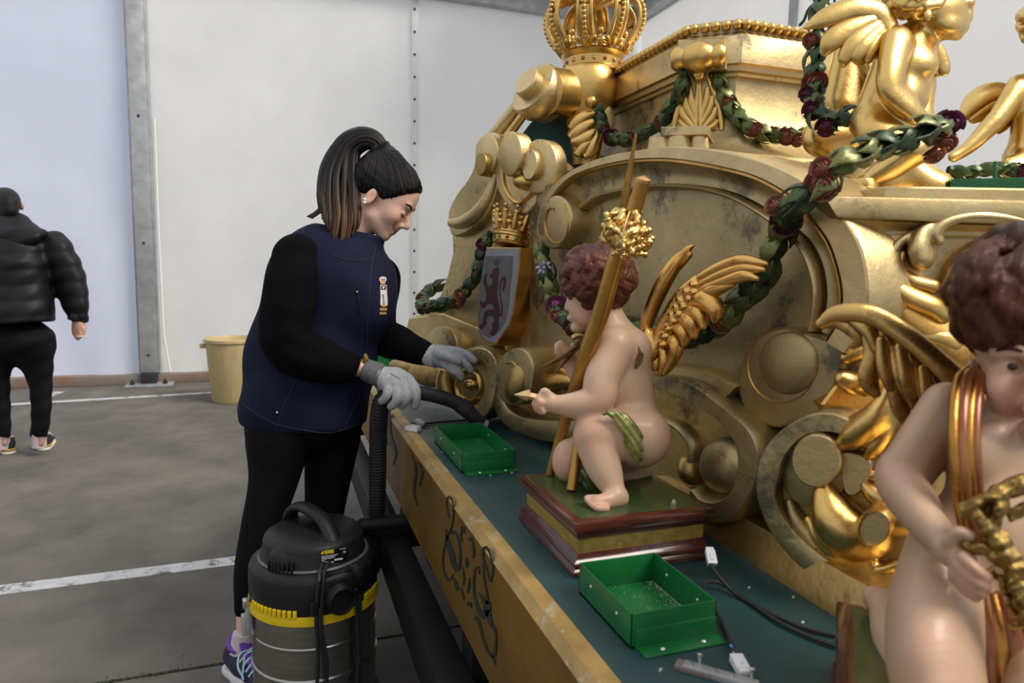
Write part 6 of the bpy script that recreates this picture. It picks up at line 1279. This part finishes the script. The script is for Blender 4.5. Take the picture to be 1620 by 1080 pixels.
# what the cherub holds
m_pole = goldmat('old_gold_staff', (.50, .27, .06), (.30, .15, .03), .34, (.12, .06, .02), (.60, .72), 14, metal=.8)
pl_b = atz(870, 750, .853); db = (pl_b-CAM) @ fw; pt = lambda x, y, d: S(x, y, d)
stf = thing('gold_staff', 'thick round gold staff leaning on the painted cherub shoulder, tied with a gold posy', 'staff', pl_b)
q1 = [pl_b, S(896, 660, db-.035), S(928, 560, 1.195), S(950, 497, 1.165), S(976, 407, 1.125), S(1001, 340, 1.10), S(1017, 285, 1.08)]
part('shaft', tube(cat(q1, 40), np.interp(np.linspace(0, 1, 40), [0, .3, .55, .75, 1], [.0085, .0125, .0155, .0145, .0115]), 18), m_pole, stf)
part('end_cap', tube([S(1016.4, 288, 1.081), S(1017.6, 283, 1.079)], .0122, 18), g_warm, stf)
rng = np.random.RandomState(8); PO = Fig(1.10); bl = [eli((990, 372, 0), (30, 28, 28), 4)]
for i in range(150):
    d = unit(rng.normal(size=3)); p = A(990, 371, 0)+A(36, 36, 32)*d*rng.uniform(.82, 1.08)+A(.25*d[1]*0, 6*d[0], 0); s = rng.uniform(3.5, 6.5); e = unit(rng.normal(size=3))*s; bl.append(cone(p-e, s, p+e, s*.6, 1.2))
gfig(stf, 'posy', PO, bl, g_bright, 1.5, lambda x, y, z: .8*np.sin(1.0*x+.6*y)*np.sin(.9*y-.7*z), 'bunch of small gold flowers')
part('posy_tie', PO.tube([(996, 335, -30, 1.5), (988, 360, -40, 1.5), (984, 385, -40, 1.5), (983, 402, -30, 1.5)], 6), g_pale, stf)
sp_b = atz(904, 775, .853); ds = (sp_b-CAM) @ fw
spr = thing('gold_lance', 'thin pointed gold lance standing beside the thick staff', 'lance', sp_b)
part('shaft', tube(cat([sp_b, S(927, 620, ds+.03), S(960, 470, 1.20), S(986, 330, 1.135)], 30), np.interp(np.linspace(0, 1, 30), [0, .5, 1], [.0095, .0085, .0060]), 12), m_pole, spr)
part('spear_head', tube([S(985, 336, 1.137), S(987, 322, 1.133), S(993, 290, 1.125), S(1006, 212, 1.10)], [.0055, .0075, .0068, .0022], 4), m_pole, spr, 'four-sided lance point')
dv_ = thing('dividers', 'old bronze pair of dividers in the raised hand of the painted cherub', 'dividers', K.w([(876, 595, 10)])[0])
m_brz = mat('bronze', (.16, .085, .035), .35, .8, var=.3, vscale=30)
part('leg', K.tube([(924, 540, 8, 5.5), (905, 554, 6, 6), (880, 569, 4, 4), (855, 582, 2, .8)], 6, 14), m_brz, dv_); part('leg', K.tube([(916, 546, 16, 5), (898, 566, 14, 4), (876, 593, 10, .8)], 6, 12), m_brz, dv_)
part('hinge', lathe([(0, -.006), (.0085, -.006), (.0085, .006), (0, .006)], K.w([(922, 540, 6)])[0], -fw, 16), m_brz, dv_); part('hinge_plate', K.tube([(905, 535, 4, 4), (915, 530, 4, 5), (928, 533, 6, 3)], 8, 8), g_deep, dv_)
ar = thing('arrow', 'short pale gold arrow with a pyramid tip in the cherub near hand', 'arrow', K.w([(833, 635, -54)])[0])
m_arw = mat('pale_gilt_wood', (.62, .44, .20), .45, .3, var=.15, vscale=40)
part('shaft', K.tube([(834, 625, -56, 5.2), (868, 633, -50, 5.2)], 4, 6), m_arw, ar); part('arrow_head', K.tube([(813.5, 624, -58, .5), (835, 625, -56, 8.6), (836, 625.2, -56, 8.2)], 4, 12), m_arw, ar)

# ================================================================== near cherub at the right edge
Q_ = Fig(.70)
zt = DZ+.091; c_a = atz(1325, 947, zt)[:2]; e1 = unit(atz(1325, 1080, zt)[:2]-c_a); e2 = A(-e1[1], e1[0]); e2 = e2 if e2[0] > 0 else -e2
pn = thing('cherub_statue', 'large painted cherub with dark curls and a red-gold sash in the near right foreground', 'statue', (*(c_a+e1*.125+e2*.125), DZ))
pedestal(pn, [tuple(c_a), tuple(c_a+e2*.25), tuple(c_a+e2*.25+e1*.26), tuple(c_a+e1*.26)])
np_ = [eli((1628, 505, 0), (98, 108, 98), 16), eli((1632, 590, -20), (76, 72, 72), 22), eli((1640, 676, -74), (24, 20, 24), 14), cone((1578, 556, -66), 13, (1655, 566, -98), 13, 12), eli((1600, 581, -92), (24, 14, 20), 8, None, True), eli((1601, 579, -71), (18, 13, 14), 3), cone((1646, 572, -98), 11, (1650, 618, -122), 15, 10), eli((1592, 618, -58), (34, 34, 34), 18), eli((1642, 646, -98), (26, 12, 14), 8), eli((1540, 590, 20), (14, 24, 14), 6),
       cone((1615, 640, 10), 48, (1596, 700, 20), 58, 20), cone((1592, 730, 20), 92, (1576, 860, 10), 92, 30), eli((1585, 850, -40), (78, 90, 60), 30), eli((1545, 720, -52), (45, 42, 36), 25)]
np_ += chain([(1498, 652, 10, 48), (1442, 735, 4, 46), (1425, 758, -6, 42), (1458, 812, -80, 35), (1496, 862, -142, 24)], 9)+chain([(1502, 870, -148, 24), (1524, 888, -160, 23)], 8)
np_ += chain([(1522, 880, -176, 12), (1546, 902, -190, 10.5), (1564, 914, -186, 8.5)], 3)+chain([(1515, 894, -172, 12), (1542, 918, -184, 10.5), (1562, 929, -182, 8.5)], 3)+chain([(1510, 904, -166, 12), (1536, 928, -176, 10), (1556, 941, -176, 8)], 3)+chain([(1508, 912, -158, 10), (1528, 934, -168, 8.6), (1546, 948, -170, 7)], 3)+chain([(1502, 858, -166, 13), (1516, 842, -178, 11.5), (1536, 848, -184, 9)], 4)
np_ += chain([(1512, 862, 10, 78), (1488, 955, -55, 84), (1480, 1035, -120, 80), (1490, 1100, -150, 74)], 25)+chain([(1440, 1060, 20, 44), (1412, 1000, 80, 34), (1396, 955, 130, 22)], 16)+chain([(1394, 950, 135, 20), (1380, 942, 150, 16)], 8)
for i in range(4): np_ += chain([(1380, 934+i*8, 150, 8), (1371, 934+i*9, 154, 6.5)], 3)
np_ += [eli((1590, 960, 20), (110, 90, 90), 30), cone((1640, 990, 0), 80, (1650, 1100, -110), 75, 25), eli((1560, 1060, 40), (150, 60, 90), 30)]
v, q, R_ = Q_.body(np_, 2.8, None, 2)
part('body', (v, q), m_psk, pn, cols=kcol(R_, [(1592, 618, -70, 30, .7), (1425, 760, -20, 40, .3), (1550, 910, -180, 30, .4), (1480, 1050, -190, 50, .3), (1375, 950, 150, 24, .5), (1640, 646, -110, 22, .8)], (.46, .30, .195)), fix=False, sharp=None)  # darker skin base than the other cherub: shade put into the colour
hq1 = [eli((1626, 464, 12), (100, 86, 98), 14), eli((1620, 500, 40), (104, 80, 84), 14)]+curls((1622, 470, 8), (108, 96, 106), 100, (20, 30), 21, lambda p: (p[1] < 520 and (p[2] > -60 or p[1] < 500)) and p[1] < 540, 3)+chain([(1540, 500, -40, 26), (1548, 530, -52, 22), (1560, 545, -60, 12)], 6)+chain([(1575, 500, -80, 26), (1572, 530, -84, 20), (1590, 540, -84, 8)], 6)
m_drk = mat('dark_hair_paint', (.085, .027, .014), .40, col2=(.020, .008, .007), vscale=16, c2pos=(.4, .65), spec=.15, bump=.3, bscale=120, stretch=(1, 1, .35))
v, q, _ = Q_.body(hq1, 2.8, lambda x, y, z: .9*np.sin(.30*x+.12*y+.1*z+2*np.sin(.045*y+.04*x)), 0); part('hair', (v, q), m_drk, pn, 'dark carved curls', fix=False, sharp=None)
part('iris', sphere(Q_.w([(1601, 580, -85)])[0], (.0045, .0045, .0035), 10), mat('iris_brown', (.02, .01, .006), .15), pn)
part('eyebrow', Q_.tube([(1575, 556, -78, 2), (1595, 550, -90, 3.5), (1618, 556, -100, 2)], 8), m_drk, pn)
m_sash = mat('red_sash', (.20, .052, .012), .30, .35, col2=(.40, .19, .04), vscale=14, c2pos=(.45, .65), coat=.3, stretch=(1, 1, .25)); m_sgold = goldmat('sash_gold', (.46, .23, .055), (.30, .11, .025), .3, (.25, .08, .03), (.58, .7), 14)
sl = [(1548, 582, 8), (1532, 600, -40), (1524, 640, -78), (1522, 700, -104), (1526, 760, -112), (1534, 820, -112), (1544, 860, -104)]
for dx, r, m_ in ((-16, 7, m_sgold), (-2, 10, m_sash), (12, 7, m_sgold), (22, 9, m_sash)): part('sash', Q_.tube([(x+dx*(1-.25*i/6), y, z-(3 if r > 8 else 6), r*(1 if i else .7)) for i, (x, y, z) in enumerate(sl)], 10, 30), m_, pn)
for x0, x1, r, m_ in ((1556, 1572, 12, m_sash), (1568, 1590, 14, m_sgold), (1580, 1612, 18, m_sash), (1594, 1636, 16, m_sash), (1606, 1660, 14, m_sgold)): part('sash', Q_.tube([(x0, 940, -96, r*.7), ((x0+x1)/2-4, 985, -110, r), (x1-8, 1040, -120, r*1.1), (x1, 1110, -130, r*1.2)], 10, 24), m_, pn)
g_twig = goldmat('rough_gilt_bark', (.46, .31, .10), (.20, .12, .035), .42, (.08, .045, .02), (.55, .66), 30, bump=.6)
bt = thing('gilded_branch', 'rough gilded thorny branches held by the near cherub at the right edge', 'branch', Q_.w([(1600, 950, -115)])[0])
for L in ([(1526, 806, -170, 13), (1560, 795, -180, 17), (1598, 772, -184, 18), (1660, 762, -184, 16)], [(1545, 800, -176, 14), (1562, 830, -184, 17), (1580, 856, -186, 18), (1612, 900, -184, 18), (1650, 930, -178, 18)], [(1528, 862, -174, 10), (1560, 868, -180, 14), (1600, 895, -182, 16), (1612, 930, -184, 17), (1625, 965, -182, 16), (1660, 985, -178, 14)], [(1590, 770, -188, 12), (1582, 800, -190, 15), (1572, 835, -186, 12)], [(1600, 815, -178, 9), (1630, 800, -176, 12), (1665, 800, -174, 12)], [(1570, 905, -176, 6), (1590, 925, -176, 9), (1605, 965, -170, 10), (1640, 1010, -166, 10)]):
    gfig(bt, 'branch', Q_, chain(L, 5), g_twig, 3.0, lambda x, y, z: 2.0*np.sin(.11*x+.17*y+1.7*np.sin(.05*x-.08*y))+1.2*np.sin(.23*x-.13*y+.2*z+np.sin(.1*y))+.8*np.sin(.4*y+.17*x))
for L in ([(1558, 905, -182, 3.5), (1575, 896, -186, 2.5)], [(1600, 778, -198, 4), (1612, 752, -204, 1)], [(1598, 992, -172, 4), (1625, 990, -176, 3)]): part('thorn', Q_.tube(L, 6, 6), g_bright, bt)
wn2 = thing('wing', None, None, Q_.w([(1500, 620, 110)])[0]); wn2.parent = pn; wn2.location = Q_.w([(1500, 620, 110)])[0]-root_loc(pn)
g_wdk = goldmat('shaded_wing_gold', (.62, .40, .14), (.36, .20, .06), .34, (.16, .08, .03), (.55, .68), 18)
def wq(L, z=120): return [(x, y, z+(1500-x)*.25, r) for x, y, r in L]
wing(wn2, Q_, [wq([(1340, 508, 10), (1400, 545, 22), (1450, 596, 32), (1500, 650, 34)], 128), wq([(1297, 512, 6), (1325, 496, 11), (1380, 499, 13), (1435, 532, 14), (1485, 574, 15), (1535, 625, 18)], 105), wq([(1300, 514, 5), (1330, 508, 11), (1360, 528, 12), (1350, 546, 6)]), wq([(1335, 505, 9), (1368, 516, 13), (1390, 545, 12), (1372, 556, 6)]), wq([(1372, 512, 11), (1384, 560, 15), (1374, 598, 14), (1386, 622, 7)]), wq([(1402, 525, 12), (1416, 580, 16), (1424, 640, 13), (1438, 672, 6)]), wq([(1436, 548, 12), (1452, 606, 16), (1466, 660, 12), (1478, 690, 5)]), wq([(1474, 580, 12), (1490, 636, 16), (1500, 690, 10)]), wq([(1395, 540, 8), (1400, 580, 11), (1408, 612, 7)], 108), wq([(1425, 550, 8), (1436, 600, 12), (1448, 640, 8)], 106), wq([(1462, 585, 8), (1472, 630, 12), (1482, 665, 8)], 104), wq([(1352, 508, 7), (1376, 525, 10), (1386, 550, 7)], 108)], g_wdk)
